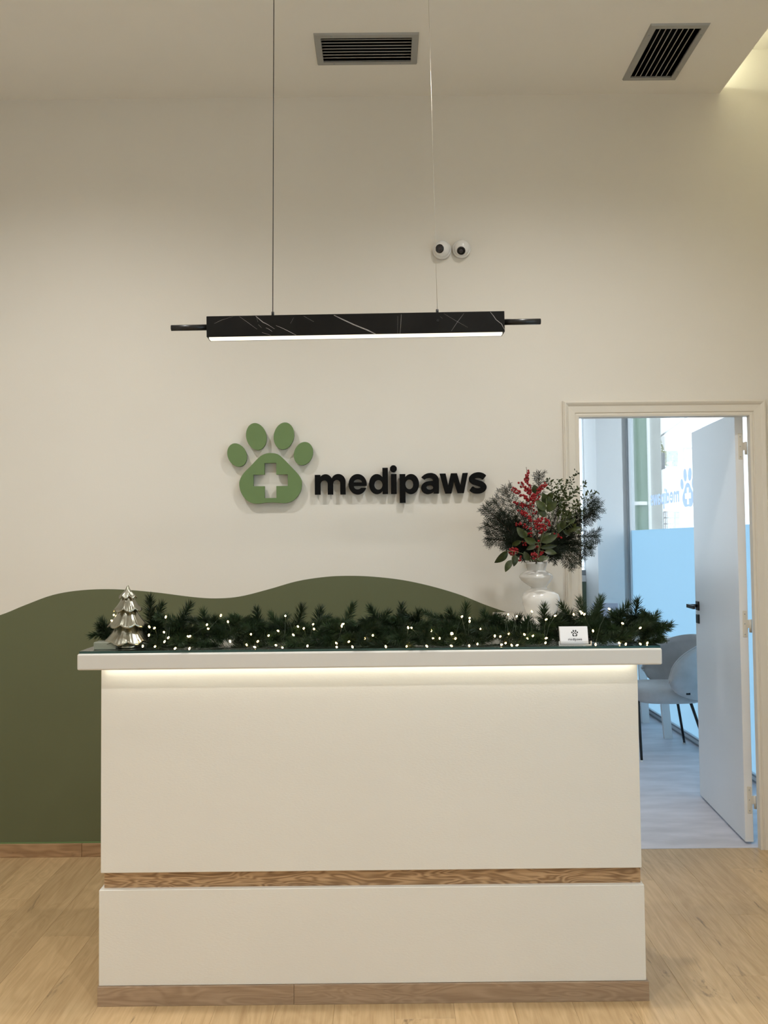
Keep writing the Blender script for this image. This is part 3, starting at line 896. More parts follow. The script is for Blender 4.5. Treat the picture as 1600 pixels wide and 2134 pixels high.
# silhouette tips read from the photo
tips = [(308, 1247), (340, 1262), (395, 1260), (425, 1268), (205, 1290), (200, 1310), (490, 1282), (530, 1272), (560, 1285), (630, 1265), (665, 1262), (600, 1280), (735, 1270), (770, 1268), (805, 1275), (840, 1270), (870, 1268), (905, 1285),
        (935, 1275), (965, 1268), (1040, 1280), (1005, 1290), (1075, 1285), (1100, 1280), (1130, 1257), (1165, 1256), (1205, 1258), (1252, 1247), (1245, 1262), (1300, 1265), (1325, 1260), (1345, 1275), (1385, 1308), (1392, 1322), (1365, 1290),
        (700, 1290), (450, 1290), (1190, 1280), (1280, 1280)]
for tx, ty in tips:
    yy = GYC+random.uniform(-0.03, 0.05)
    T = U(tx, ty, 1, yy)
    bx = min(max(T.x+random.uniform(-0.06, 0.06), g0+0.02), g1-0.03)
    d = T-Vector((bx, GYC+random.uniform(-0.01, 0.03), GT+0.03))
    add_sprig(T-d.normalized()*0.103, d, 1.04)
def gtop(x_):          # height of the garland's back along its length (photo silhouette, smoothed)
    return 0.085+0.018*math.sin(x_*9.0+0.5)+0.012*math.sin(x_*23.0)
for layer, (n_, zc, yc) in enumerate(((66, 0.012, -0.100), (52, 0.035, -0.055), (48, 0.058, -0.030), (38, 0.078, 0.0), (26, 0.05, 0.045))):
    for i in range(n_):
        t = (i+random.random())/n_
        x_ = g0+(g1-g0)*t
        d = Vector((random.choice([-1, 1])*random.uniform(0.5, 1.1), random.uniform(-0.7, 0.0) if layer < 3 else random.uniform(-0.6, 0.6), random.uniform(-0.25, 0.5)))
        p = Vector((x_, GYC+yc+random.uniform(-0.015, 0.015), GT+min(zc, gtop(x_)-0.02)+random.uniform(-0.012, 0.012)))
        p -= d.normalized()*0.045
        if layer == 0: d.z = random.uniform(-0.05, 0.25)
        add_sprig(p, d, random.uniform(0.80, 1.0), False, layer == 0)
# low front sprigs that spill towards the edge
for (tx, ty) in ((380, 1358), (405, 1345), (330, 1345), (455, 1340), (510, 1340), (560, 1338), (650, 1335), (690, 1340), (750, 1354), (765, 1345), (800, 1340), (850, 1340), (890, 1352), (920, 1350), (960, 1345),
                 (1000, 1340), (1060, 1340), (1140, 1340), (1258, 1335), (1300, 1335), (1285, 1320), (1340, 1340), (1380, 1338), (240, 1335), (1215, 1320)):
    spill = tx in (380, 750, 890)
    yy = DB-0.006 if spill else DB+random.uniform(0.025, 0.05)
    T = U(tx, ty, 1, yy)
    T.z = max(T.z, GT+0.004)
    d = T-Vector((T.x+random.uniform(-0.06, 0.06), GYC-0.03, GT+0.05))
    add_sprig(T-d.normalized()*0.088+(Vector((0, 0, 0.012)) if spill else Vector()), d, 0.9, False, not spill)

# string lights
C4 = [(340, 318), (325, 365), (628, 415), (670, 425), (748, 458), (783, 503), (762, 335), (625, 482), (575, 572), (675, 575), (838, 590), (945, 493), (960, 490), (1097, 397), (1107, 430), (1210, 322), (1268, 373), (1285, 533), (1455, 475), (1510, 533), (1485, 580), (1420, 560), (752, 535), (955, 608)]
C5 = [(208, 203), (75, 360), (150, 323), (271, 355), (307, 288), (354, 303), (428, 270), (435, 307), (132, 437), (184, 455), (383, 442), (615, 455), (612, 420), (665, 268), (655, 285), (712, 408), (839, 381), (902, 358), (1005, 455), (1182, 297), (1208, 298), (1368, 320), (1380, 382), (1432, 382), (1525, 345), (1557, 385), (1330, 482), (1170, 450), (740, 450), (1525, 445)]
C6 = [(75, 183), (128, 193), (128, 215), (203, 268), (8, 300), (30, 335), (125, 385), (183, 373), (303, 317), (341, 321), (350, 378), (378, 367), (395, 168), (455, 181), (400, 303), (508, 307), (530, 335), (567, 318), (420, 392), (458, 390), (660, 203), (722, 177), (655, 365), (660, 333), (850, 168), (898, 148), (908, 160), (925, 167), (985, 282), (1003, 378), (1097, 130), (1190, 230), (1313, 262), (1213, 396), (1313, 395), (560, 148), (1167, 367), (1362, 367)]
bul = [(150+u/3.902, 1200+v/3.902) for u, v in C4]+[(540+u/3.81, 1230+v/3.81) for u, v in C5]+[(940+u/3.333, 1230+v/3.333) for u, v in C6]
sl = thing('string_lights', ((g0+g1)/2, DB+0.06, GT), 'warm white fairy light string wound through the pine garland', 'string lights')
bm_ = MB().lathe([(0.0008, -0.0045), (0.0022, -0.003), (0.0028, 0.0), (0.0020, 0.0030), (0.0007, 0.0045)], (0, 0, 0), 10)
b0 = bm_.build('bulb', 'bulb_lit', None, origin=(0, 0, 0)); bme = b0.data; bpy.data.objects.remove(b0)
pos = []
for px, py in sorted(bul):
    # front surface of the garland: deeper the higher the bulb sits
    k = min(max((1352-py)/95.0, 0), 1)
    yy = DB+0.025+0.115*k**1.3
    P = U(px, py, 1, yy)
    if P.z < GT+0.005:
        P = U(px, py, 2, GT+0.005)
        if P.y < DB+0.012: P = U(px, py, 1, DB+0.012); P.z = GT+0.005
    pos.append(P)
    o = bpy.data.objects.new('bulb', bme); COL.objects.link(o); o.parent = sl
    o.location = P-sl.location
    o.rotation_euler = (random.uniform(-1.2, 1.2), random.uniform(-1.2, 1.2), 0)
wp = []
for i, p in enumerate(pos):
    wp.append(p+Vector((0, 0.006, -0.002)))
    if i+1 < len(pos):
        mid = (p+pos[i+1])/2+Vector((0, 0.03, 0))
        mid.z = max(mid.z, GT+0.006)
        wp.append(mid)
for p in wp: p.z = max(p.z, GT+0.003)
MB().tube(wp, 0.0007, 4).build('wire', 'wire_dark', sl)

# card holder with business cards
ch0, ch1 = U(1163, 1346, 1, DB+0.045), U(1231, 1346, 1, DB+0.045)
hx0, hx1 = ch0.x, ch1.x
hc = (hx0+hx1)/2
hol = thing('card_holder', (hc, DB+0.06, GT), 'clear acrylic card holder standing in front of the garland', 'card holder')
y0 = DB+0.035
MB().box(hx0, hx1, y0, y0+0.045, GT, GT+0.003).build('base', 'acrylic', hol)
MB().box(hx0+0.002, hx1-0.002, y0, y0+0.003, GT+0.003, GT+0.013).build('front_lip', 'acrylic', hol)
MB().box(hx0, hx1, y0+0.040, y0+0.043, GT+0.003, GT+0.052).build('back_plate', 'acrylic', hol)
for s_ in (hx0, hx1-0.003):
    MB().poly([(s_, y0, GT+0.003), (s_, y0+0.040, GT+0.003), (s_, y0+0.040, GT+0.045), (s_, y0+0.024, GT+0.045), (s_, y0, GT+0.015)]).poly([(s_+0.003, y0, GT+0.003), (s_+0.003, y0+0.040, GT+0.003), (s_+0.003, y0+0.040, GT+0.045), (s_+0.003, y0+0.024, GT+0.045), (s_+0.003, y0, GT+0.015)]).build('side_plate', 'acrylic', hol)
b_ = MB()
for s_ in (hx0, hx1-0.003):
    b_.box(s_, s_+0.003, y0-0.0006, y0, GT, GT+0.014)
b_.box(hx0, hx1, y0-0.0008, y0, GT, GT+0.003)
b_.build('polished_edge', 'acrylic_edge', hol)
lean = math.radians(14)
cl_, cr_ = U(1168, 1340, 1, y0+0.008), U(1226, 1339, 1, y0+0.008)
cw = cr_.x-cl_.x
chh = cw*0.62
for i in range(7):
    CMx = Matrix.Translation((cl_.x+random.uniform(-0.0008, 0.0008)*(i > 0), y0+0.008+i*0.0016, GT+0.0035)) @ Matrix.Rotation(-lean, 4, 'X')
    cz = chh*(1+0.004*(i % 2))
    b2 = MB().box(0, cw, 0, 0.0009, 0, cz).xf(CMx)
    if i == 0:
        card = thing('business_card', CMx.translation, 'white business card with printed paw logo, foremost in the acrylic holder', 'business card', 'cards in the holder')
        b2.build('card_sheet', 'paper', card)
        kk = cw*0.25/1370
        toes = [[((u-780)*kk+cw*0.53, v*kk+cz*0.84) for u, v in t] for t in TOES]
        pp = [[((u-780)*kk+cw*0.53, v*kk+cz*0.84) for u, v in t] for t in (PAD, CROSS)]
        b3 = flat_mesh(toes+pp, 0.00012, lambda u, v, w: CMx @ Vector((u, -w, v)))
        b3.build('paw_print', 'ink', card)
        k2 = cw*0.50/2871
        b4 = MB()
        for chh_, (x0, loops) in LET.items():
            b5 = flat_mesh([[(cw*0.28+(x0+u)*k2, cz*0.20+v*k2) for u, v in lp] for lp in loops], 0.00012, lambda u, v, w: CMx @ Vector((u, -w, v)))
            tmp = bpy.data.meshes.new('t'); b5.bm.to_mesh(tmp); b5.bm.free(); b4.bm.from_mesh(tmp); bpy.data.meshes.remove(tmp)
        b4.build('printed_name', 'ink', card)
        MB().box(cw*0.30, cw*0.78, -0.00012, 0, cz*0.325, cz*0.332).xf(CMx).build('printed_line', 'ink', card)
    else:
        tag(b2.build('business_card', 'paper'), 'plain white business card stacked behind the foremost card', 'business card', 'cards in the holder')

# ------------------------------------------------------------------ vase and bouquet by the wall
VY = 3.80
pd0, pd1 = U(1053, 1275, 1, 3.66), U(1181, 1275, 1, 3.66)
PZ = U(1060, 1276, 1, D-0.01).z
ped = thing('pedestal', ((pd0.x+pd1.x)/2, 3.85, 0), 'cream pedestal cabinet against the wall behind the counter', 'pedestal')
box('body', 'wall', ped, pd0.x+0.005, pd1.x-0.005, 3.665, D-0.004, 0, PZ-0.018, 0.001, 1)
box('top', 'wall', ped, pd0.x, pd1.x, 3.655, D-0.004, PZ-0.018, PZ, 0.001, 1)
vb = U(1127, 1270, 1, VY)
vx = vb.x
vs = VY/F
def V3(u, v, y=VY): return U(980+u/5.714, 960+v/5.714, 1, y)
def vz(v): return V3(800, v).z-PZ
prof = [(0.0, 0.0), (150, None), (158, None)]
P_ = [(0.050, 0.0), (0.054, 0.004), (0.070, vz(1800)), (0.0825, vz(1700)), (0.0845, vz(1640)), (0.078, vz(1590)), (0.060, vz(1550)), (0.040, vz(1528)), (0.0335, vz(1515)), (0.036, vz(1500)),
      (0.050, vz(1470)), (0.067, vz(1425)), (0.0745, vz(1390)), (0.0755, vz(1372)), (0.070, vz(1350)), (0.056, vz(1325)), (0.044, vz(1312)), (0.0415, vz(1308)), (0.0425, vz(1300)), (0.047, vz(1265)), (0.051, vz(1230)), (0.053, vz(1205)), (0.0505, vz(1203)), (0.046, vz(1235)), (0.040, vz(1290))]
sh = lambda z: -0.020*smoothstep(min(max((z-vz(1600))/(vz(1390)-vz(1600)), 0), 1))
vase = MB().lathe(P_, (vx, VY, PZ), 48, shift=sh, cap1=True).build('vase', 'ceramic')
tag(vase, 'white ceramic double-bulb vase holding the winter bouquet', 'vase')
mouth = Vector((vx-0.020, VY, PZ+vz(1225)))
def root_pt(k=0.0):
    a = random.uniform(0, 6.28); r = random.uniform(0.004, 0.026)
    return mouth+Vector((r*math.cos(a), r*math.sin(a), -0.012))
def fir_branch(tip, ncurve, label, dens=1.0, group='fir sprays in the vase', mid=None):
    A = root_pt()
    t = thing('fir_spray', A, label, 'foliage', group)
    mid_ = mid or (A.lerp(tip, 0.5)+Vector((0, 0, ncurve)))
    path = catmull([A, mid_, tip], 8)
    b2 = MB().tube(path, [0.0022-0.0014*i/(len(path)-1) for i in range(len(path))], 5)
    b2.build('stem', 'bark', t)
    nd = MB()
    for i in range(4, len(path)):
        p = path[i]
        tg = (path[min(i+1, len(path)-1)]-path[i-1]).normalized()
        s_ = 1.0-0.45*(i/len(path))
        tw = [(tg, 0.045*s_)]
        for sgn in (-1, 1):
            sd_ = tg.cross(Vector((random.uniform(-0.4, 0.4), 1, random.uniform(-0.4, 0.4)))).normalized()*sgn
            tw.append(((tg*0.75+sd_*0.8+Vector((0, random.uniform(-0.5, 0.2), 0))).normalized(), random.uniform(0.045, 0.08)*s_))
        for d, L in tw:
            nd.tube([p, p+d*L], 0.0007, 3, False)
            k = int(L/0.0018*dens)
            for j in range(k):
                q = p+d*L*(j+0.5)/k
                a = j*2.4
                x_ = d.cross(Vector((0.3, 1, 0.2))).normalized(); y_ = d.cross(x_)
                nd.needle(q, d*0.8+(x_*math.cos(a)+y_*math.sin(a))*0.75, random.uniform(0.015, 0.023), 0.00100)
    tag(nd.build('needles', 'fir', t, fix=False), kind='stuff')
    return t
random.seed(5)
firs = [((195, 580), 0.03, -0.03, 'fir spray whose tip reaches nearest the black lettering'), ((215, 770), 0.03, 0.0, 'fir spray spreading level below the lettering'), ((235, 935), 0.04, -0.04, 'drooping fir spray above the hanging broad leaf'), ((300, 505), 0.02, 0.03, None),
        ((425, 365), 0.0, 0.02, 'fir spray rising beside the red berries on the lettering side'), ((470, 990), 0.03, -0.06, None), ((350, 680), 0.03, 0.05, None),
        ((1455, 490), 0.02, 0.02, None), ((1505, 570), 0.03, 0.0, 'fir spray reaching furthest across the doorway'), ((1445, 640), 0.03, -0.03, None), ((1475, 900), 0.05, 0.0, 'fir spray bending down across the door frame'), ((1410, 1030), 0.05, -0.03, None),
        ((1205, 1225), 0.09, -0.07, 'fir spray drooping lowest, beside the vase on the door side'), ((1310, 1140), 0.08, -0.02, None), ((815, 195), 0.0, 0.05, 'upright fir spray behind the tall berry branch'), ((1050, 560), 0.0, 0.07, None), ((620, 560), 0.0, 0.07, None),
        ((1010, 1130), 0.06, -0.08, 'short fir spray lying over the vase rim on the door side'), ((600, 1100), 0.05, -0.05, 'short fir spray lying over the vase rim on the lettering side'), ((1200, 750), 0.02, 0.05, None), ((500, 760), 0.02, 0.07, None)]
for (u, v), c, dy, lab in firs:
    side = 'on the lettering side' if u < 800 else 'on the door side'
    fir_branch(V3(u, v, VY+dy), c, lab or 'dark green fir spray filling the bouquet '+side, 1.0, 'fir sprays in the vase' if lab else 'filling fir sprays '+side)
def berry_branch(main, sides, label):
    A = root_pt()
    t = thing('berry_branch', A, label, 'berry branch')
    st, be = MB(), MB()
    path = catmull([A]+[V3(u, v, y) for u, v, y in main], 6)
    st.tube(path, [0.0025-0.0015*i/(len(path)-1) for i in range(len(path))], 5)
    for pts, cov in sides:
        pp = catmull([V3(u, v, y) for u, v, y in pts], 6) if len(pts) > 1 else None
        st.tube(pp, 0.001, 4)
        L = sum((pp[i+1]-pp[i]).length for i in range(len(pp)-1))
        n_ = max(3, int(L/0.0034*cov))
        for k in range(n_):
            f_ = k/(n_-1)*(len(pp)-1)
            i = min(int(f_), len(pp)-2)
            p = pp[i].lerp(pp[i+1], f_-i)
            a = random.uniform(0, 6.28)
            p = p+Vector((math.cos(a)*0.0078, random.uniform(-0.009, 0.003), math.sin(a)*0.0078))
            be.sphere(p, random.uniform(0.0042, 0.0054), 8, 6)
            be.sphere(p+Vector((random.uniform(-.002, .002), -0.0045, random.uniform(-.002, .002))), 0.0008, 5, 3, mi=1)
    st.build('stem', 'bark', t)
    tag(be.build('berries', ['berry', 'berry_tip'], t), kind='stuff')
yb = VY-0.06
berry_branch([(740, 950, yb), (712, 650, yb), (700, 400, yb), (680, 180, yb), (665, 75, yb)],
             [([(670, 130, yb), (680, 200, yb), (668, 230, yb), (690, 300, yb), (700, 385, yb)], 1.3), ([(705, 385, yb), (650, 330, yb), (590, 275, yb)], 1.6), ([(710, 470, yb+.01), (640, 430, yb), (570, 380, yb), (510, 345, yb)], 1.6),
              ([(712, 560, yb+.02), (640, 540, yb+.02), (530, 490, yb+.02)], 1.2), ([(715, 700, yb), (650, 640, yb), (580, 605, yb)], 1.9), ([(720, 800, yb), (640, 780, yb), (555, 750, yb)], 0.8), ([(665, 345, yb), (700, 370, yb)], 2)],
             'tall branch of red berries rising above the white vase')
berry_branch([(800, 1000, yb), (760, 780, yb), (730, 540, yb), (800, 380, yb), (905, 268, yb)],
             [([(730, 535, yb), (745, 470, yb), (800, 440, yb)], 1.8), ([(740, 440, yb), (810, 355, yb), (905, 270, yb)], 1.8), ([(760, 650, yb+.02), (775, 590, yb+.02)], 1.0)],
             'branch of red berries slanting towards the small leaved sprigs')
berry_branch([(820, 1080, yb-.02), (850, 900, yb-.02), (880, 750, yb-.02), (900, 690, yb-.02)],
             [([(765, 745, yb-.02), (820, 710, yb-.02), (880, 700, yb-.02)], 2.0), ([(780, 805, yb-.02), (850, 770, yb-.02), (900, 820, yb-.02)], 1.8), ([(850, 890, yb), (830, 830, yb-.02)], 1.8), ([(905, 690, yb-.02), (925, 780, yb-.02)], 1.4), ([(1020, 880, yb), (1070, 900, yb)], 1.5), ([(700, 860, yb), (735, 885, yb)], 1.2)],
             'short branch of red berries at the middle of the bouquet')
berry_branch([(790, 1180, yb-.03), (800, 1100, yb-.03), (800, 960, yb-.03)],
             [([(745, 1120, yb-.04), (790, 1130, yb-.04), (850, 1080, yb-.04)], 1.7), ([(780, 1050, yb-.03), (800, 965, yb-.03)], 0.8), ([(620, 985, yb), (690, 985, yb)], 1.0), ([(480, 1075, yb-.03), (520, 1060, yb-.03), (545, 1100, yb-.03), (495, 1100, yb-.03), (560, 1070, yb-.03)], 1.4), ([(585, 1160, yb-.02), (600, 1180, yb-.02)], 1.6), ([(770, 1160, yb-.04), (740, 1110, yb-.04)], 1.5)],
             'low branch of red berries just over the vase mouth')
def leaf(b2, base, tip, w, droop=0.15, curl=0.25):
    d = tip-base
    L = d.length
    t = d.normalized()
    view = Vector((random.uniform(-0.5, 0.5), -1, random.uniform(-0.2, 0.6))).normalized()
    s_ = t.cross(view).normalized()
    n_ = s_.cross(t).normalized()
    rows = []
    for i in range(9):
        f_ = i/8
        hw_ = w*0.5*(math.sin(PI*min(1, f_**0.8*0.98+0.02))**0.8)+0.0003
        c = base+d*f_+n_*(math.sin(PI*f_)*droop*L*0.5)
        rows.append([c+s_*hw_*k+n_*(curl*hw_*abs(k)) for k in (-1, -0.5, 0, 0.5, 1)])
    b2.grid(rows)
    return b2
def leaf_branch(stem, leaves, label, mat='leaf_big'):
    A = root_pt()
    t = thing('leaf_branch', A, label, 'foliage')
    path = catmull([A]+[V3(*p) for p in stem], 5)
    st = MB().tube(path, 0.0014, 5)
    for (u0, v0), (u1, v1), w, y in leaves:
        ba, ti = V3(u0, v0, y), V3(u1, v1, y+random.uniform(-0.02, 0.01))
        near = min(path, key=lambda p: (p-ba).length)
        if (near-ba).length > 0.004: st.tube([near, ba], 0.0009, 4)
    st.build('stem', 'stem_green', t)
    for (u0, v0), (u1, v1), w, y in leaves:
        leaf(MB(), V3(u0, v0, y), V3(u1, v1, y+random.uniform(-0.02, 0.01)), w*vs/5.714).build('leaf', mat, t, fix=False)
yl = VY-0.08
leaf_branch([(830, 1000, yl), (890, 760, yl), (910, 600, yl), (900, 420, yl+.04)], [((895, 590), (775, 475), 92, yl), ((910, 605), (1032, 478), 90, yl), ((890, 668), (800, 570), 85, yl), ((930, 450), (975, 372), 75, yl+.05), ((880, 500), (860, 380), 95, yl+.04), ((930, 540), (905, 400), 95, yl+.05), ((765, 390), (765, 285), 85, yl+.05)],
            'upright branch of broad glossy leaves behind the red berries')
leaf_branch([(700, 1150, yl), (560, 1090, yl-.02), (440, 1078, yl-.02)], [((440, 1078), (285, 1217), 100, yl-.02), ((490, 1185), (415, 1327), 78, yl-.02), ((530, 1120), (515, 1262), 80, yl-.03), ((500, 1005), (595, 950), 60, yl), ((450, 1080), (500, 1125), 40, yl)],
            'drooping branch of broad leaves hanging beside the vase neck')
leaf_branch([(795, 1180, yl-.03), (815, 1040, yl-.03), (810, 980, yl-.03)], [((850, 970), (1042, 888), 90, yl-.03), ((830, 1035), (1032, 1012), 55, yl-.03), ((885, 1085), (1028, 1105), 75, yl-.03), ((780, 985), (640, 925), 85, yl-.02), ((780, 1010), (665, 1060), 60, yl-.03), ((700, 1190), (640, 1080), 75, yl-.04), ((805, 1185), (935, 1155), 70, yl-.04), ((830, 960), (960, 860), 80, yl), ((650, 920), (553, 790), 78, yl-.01), ((600, 960), (500, 1000), 50, yl), ((640, 915), (650, 830), 70, yl)],
            'low branch of broad leaves fanning over the vase mouth')
leaf_branch([(900, 1000, yl), (1060, 850, yl), (1200, 740, yl), (1250, 690, yl)], [((1060, 855), (1028, 745), 72, yl), ((1085, 810), (1135, 708), 60, yl), ((1180, 745), (1252, 688), 48, yl), ((1080, 655), (1175, 650), 40, yl+.02), ((1150, 850), (1240, 800), 50, yl), ((1200, 830), (1330, 800), 55, yl+.01), ((1110, 830), (1180, 890), 45, yl), ((1230, 790), (1260, 750), 40, yl), ((1240, 840), (1320, 870), 45, yl+.02)],
            'branch of pointed leaves reaching towards the doorway')
def ruscus(pts, label, n_=30):
    A = root_pt()
    t = thing('leafy_sprig', A, label, 'foliage', 'small leaved sprigs in the vase')
    path = catmull([A]+[V3(*p) for p in pts], 8)
    MB().tube(path, [0.0014-0.0009*i/(len(path)-1) for i in range(len(path))], 4).build('stem', 'stem_green', t)
    b2 = MB()
    lo_i = int(len(path)*0.45)
    for k in range(n_):
        f_ = lo_i+(len(path)-1-lo_i)*k/(n_-1)
        i = min(int(f_), len(path)-2)
        p = path[i].lerp(path[i+1], f_-i)
        tg = (path[i+1]-path[i]).normalized()
        a_ = random.uniform(0, 6.28)
        e1 = tg.cross(Vector((0.1, 1, 0.2))).normalized(); e2 = tg.cross(e1)
        off = (e1*math.cos(a_)+e2*math.sin(a_))
        d = (tg*random.uniform(0.1, 0.8)+off*0.8).normalized()
        L = random.uniform(0.013, 0.024)*(1-0.35*k/n_)
        q = p+off*random.uniform(0, 0.016)
        if (q-p).length > 0.004: b2.tube([p, q], 0.0004, 3, False)
        leaf(b2, q, q+d*L, L*random.uniform(0.34, 0.5))
    tag(b2.build('leaves', 'leaf_small', t, fix=False), kind='stuff')
for i, pts in enumerate([[(1000, 800, VY), (1120, 400, VY), (1275, 135, VY)], [(1000, 800, VY-.03), (1180, 420, VY-.03), (1385, 280, VY-.04)], [(1020, 820, VY-.02), (1250, 520, VY-.02), (1500, 370, VY-.02)], [(960, 700, VY+.03), (980, 400, VY+.03), (930, 215, VY+.03)],
                         [(980, 700, VY+.02), (1030, 420, VY+.02), (1055, 225, VY+.02)], [(1000, 800, VY-.05), (1120, 500, VY-.05), (1240, 330, VY-.05)], [(1000, 900, VY-.02), (1180, 700, VY-.02), (1340, 600, VY-.04)], [(990, 600, VY), (1050, 400, VY), (1170, 250, VY-.02)], [(1020, 800, VY-.06), (1180, 650, VY-.06), (1290, 500, VY-.06)]]):
    ruscus(pts, 'wispy green sprig with small pointed leaves rising from the white vase', 46)

# ------------------------------------------------------------------ furniture in the side room
# velvet chair, faces -x
ccx, ccy = 1.985, 5.985
chair = thing('tub_chair', (ccx, ccy, 0), 'grey velvet tub chair with thin black legs in the bright side room', 'chair')
b_ = MB()
n = 40
def rr_(th, a, c, e=3.2): return 1.0/((abs(math.cos(th)/a)**e+abs(math.sin(th)/c)**e)**(1/e))
rows = []
for z, k in ((0.385, 0.80), (0.378, 0.93), (0.395, 1.0), (0.43, 1.02), (0.455, 0.99), (0.472, 0.92), (0.480, 0.78), (0.483, 0.4)):
    rows.append([(ccx-0.02+rr_(2*PI*i/n, 0.245, 0.235)*k*math.cos(2*PI*i/n), ccy+rr_(2*PI*i/n, 0.245, 0.235)*k*math.sin(2*PI*i/n), z) for i in range(n)])
b_.grid(rows, True, True, True, True).build('seat', 'velvet', chair)
# wrap-around back shell: angle 0 = +x (rear); edge height falls towards the front of the arms
def shell(off):
    rows = []
    A_ = math.radians(97)
    for i in range(41):
        a = -A_+2*A_*i/40
        q = min(abs(a)/A_, 0.999)
        top = 0.54+0.27*math.sqrt(1-max(0, (q-0.12)/0.88)**2)
        bot = 0.54-0.15*math.sqrt(1-q**3)
        row = []
        for j in range(11):
            t = j/10
            z = bot+(top-bot)*t
            flare = 0.262+0.045*math.sin(PI*min(1, t*0.9))*(1-0.25*q)
            r = (rr_(a, flare+0.02, flare+0.005, 2.6))+off*(0.35+0.65*math.sin(PI*(0.08+0.84*t)))
            row.append(Vector((ccx-0.035+r*math.cos(a), ccy+r*math.sin(a), z)))
        rows.append(row)
    return rows
inn, outr = shell(-0.018), shell(0.030)
b_ = MB()
ring = [a+c[::-1] for a, c in zip(inn, outr)]
b_.grid(ring, True, True, True, True)
bs_ = b_.build('backrest', 'velvet', chair)
edge = [inn[0][0].lerp(outr[0][0], .5)]+[inn[0][j].lerp(outr[0][j], 0.5) for j in range(1, 11)]+[inn[i][10].lerp(outr[i][10], 0.5) for i in range(1, 41)]+[inn[40][j].lerp(outr[40][j], .5) for j in range(9, -1, -1)]
MB().tube(edge, 0.007, 6).build('piping', 'velvet', bs_)
lab = outr[5][1]
MB().box(lab.x-0.018, lab.x+0.010, lab.y-0.004, lab.y-0.002, lab.z-0.005, lab.z+0.030).build('brand_tab', 'black', bs_)
for lx, ly in ((1.728, 5.737), (2.19, 6.222), (2.19, 5.737), (1.728, 6.222)):
    tx_, ty_ = ccx+(lx-ccx)*0.55, ccy+(ly-ccy)*0.55
    if lx < 2: tx_ = 1.745
    path = catmull([(tx_-(lx-ccx)*0.15, ty_-(ly-ccy)*0.25, 0.385), (tx_, ty_, 0.378), (tx_+(lx-tx_)*0.18, ty_+(ly-ty_)*0.18, 0.335), (lx, ly, 0.008)], 5)
    lg = MB().tube(path, [0.0145-0.006*i/(len(path)-1) for i in range(len(path))], 10).build('leg', 'black', chair)
    MB().lathe([(0.012, 0), (0.012, 0.006), (0.008, 0.010)], (lx, ly, 0.0), 12).build('foot_glide', 'plastic_white', lg)
# desk
dk = thing('desk', (1.6, 6.72, 0), 'white desk with slanted trestle legs behind the velvet chair', 'desk')
box('desktop', 'room_white', dk, 0.95, 2.205, 6.36, 7.00, 0.725, 0.75, 0.002, 1)
for lx in (2.13, 1.03):
    for ly in (6.40, 6.95):
        s_ = 1 if ly < 6.6 else -1
        b2 = MB()
        t0 = ly+0.05*s_
        rows = [[(lx-0.03, ly-0.016, 0), (lx+0.03, ly-0.016, 0), (lx+0.03, ly+0.016, 0), (lx-0.03, ly+0.016, 0)], [(lx-0.07, t0-0.016, 0.725), (lx-0.01, t0-0.016, 0.725), (lx-0.01, t0+0.016, 0.725), (lx-0.07, t0+0.016, 0.725)]]
        b2.grid(rows, True, False, True, True).build('leg', 'room_white', dk)
    box('cross_bar', 'room_white', dk, lx-0.06, lx-0.02, 6.42, 6.93, 0.66, 0.72)
# laptop
l_ = U(1278, 1257, 1, 6.75)
lp = thing('laptop', (l_.x, 6.66, 0.75), 'open grey laptop on the white desk', 'laptop')
box('keyboard_base', 'laptop_grey', lp, l_.x-0.16, l_.x+0.05, 6.55, 6.75, 0.75, 0.765, 0.003, 1)
MB().box(-0.16, 0.05, 0, 0.008, 0, l_.z-0.755).bevel(0.003, 1).xf(Matrix.Translation((l_.x, 6.752, 0.758)) @ Matrix.Rotation(math.radians(-12), 4, 'X')).build('screen_lid', 'laptop_grey', lp)
# rolling stool whose castor shows under the desk
stx, sty = 1.95, 7.28
st = thing('rolling_stool', (stx, sty, 0), 'black rolling stool with castors behind the white desk', 'stool')
MB().lathe([(0.15, 0.44), (0.17, 0.46), (0.17, 0.49), (0.14, 0.505)], (stx, sty, 0), 28).build('seat', 'black', st)
MB().tube([(stx, sty, 0.09), (stx, sty, 0.44)], 0.022, 12).build('column', 'black', st)
for k in range(5):
    a = math.radians(-30+72*k)
    ex, ey = stx+0.27*math.cos(a), sty+0.27*math.sin(a)
    sp_ = MB().tube([(stx, sty, 0.11), (ex, ey, 0.075)], [0.022, 0.014], 8).build('spoke', 'black', st)
    MB().tube([(ex-0.018, ey, 0.03), (ex+0.018, ey, 0.03)], 0.03, 14).box(ex-0.012, ex+0.012, ey-0.012, ey+0.012, 0.05, 0.08).build('castor', 'black', sp_)

# window vinyl on the street glass (reads from outside: mirrored from here)
vxp = GX+0.012
wl = thing('window_logo', (vxp, 6.55, 1.8), 'pale blue paw and mirrored medipaws lettering on the street window', 'window decal')
p_m, p_s = U(1415, 1046, 0, vxp), U(1355, 1054, 0, vxp)
kw = (p_s.y-p_m.y)/2871
zb = (p_m.z+p_s.z)/2
for ch, (x0, loops) in LET.items():
    flat_mesh(loops, 0.001, lambda u, v, w: Vector((vxp+w, p_m.y+(x0+u)*kw, zb+v*kw*1.08))).build('letter', 'vinyl_blue', wl)
pt_, pbm = U(1430, 976, 0, vxp), U(1430, 1057, 0, vxp)
kp = (pt_.z-pbm.z)/1294
pc = U(1433, 1030, 0, vxp).y
def wpt(u, v, w): return Vector((vxp+w, pc+(u-780)*kp, pt_.z+(v+90)*kp))
for t in TOES: flat_mesh([t], 0.001, wpt).build('toe', 'vinyl_blue', wl)
flat_mesh([PAD, CROSS], 0.001, wpt).build('paw_pad', 'vinyl_blue', wl)

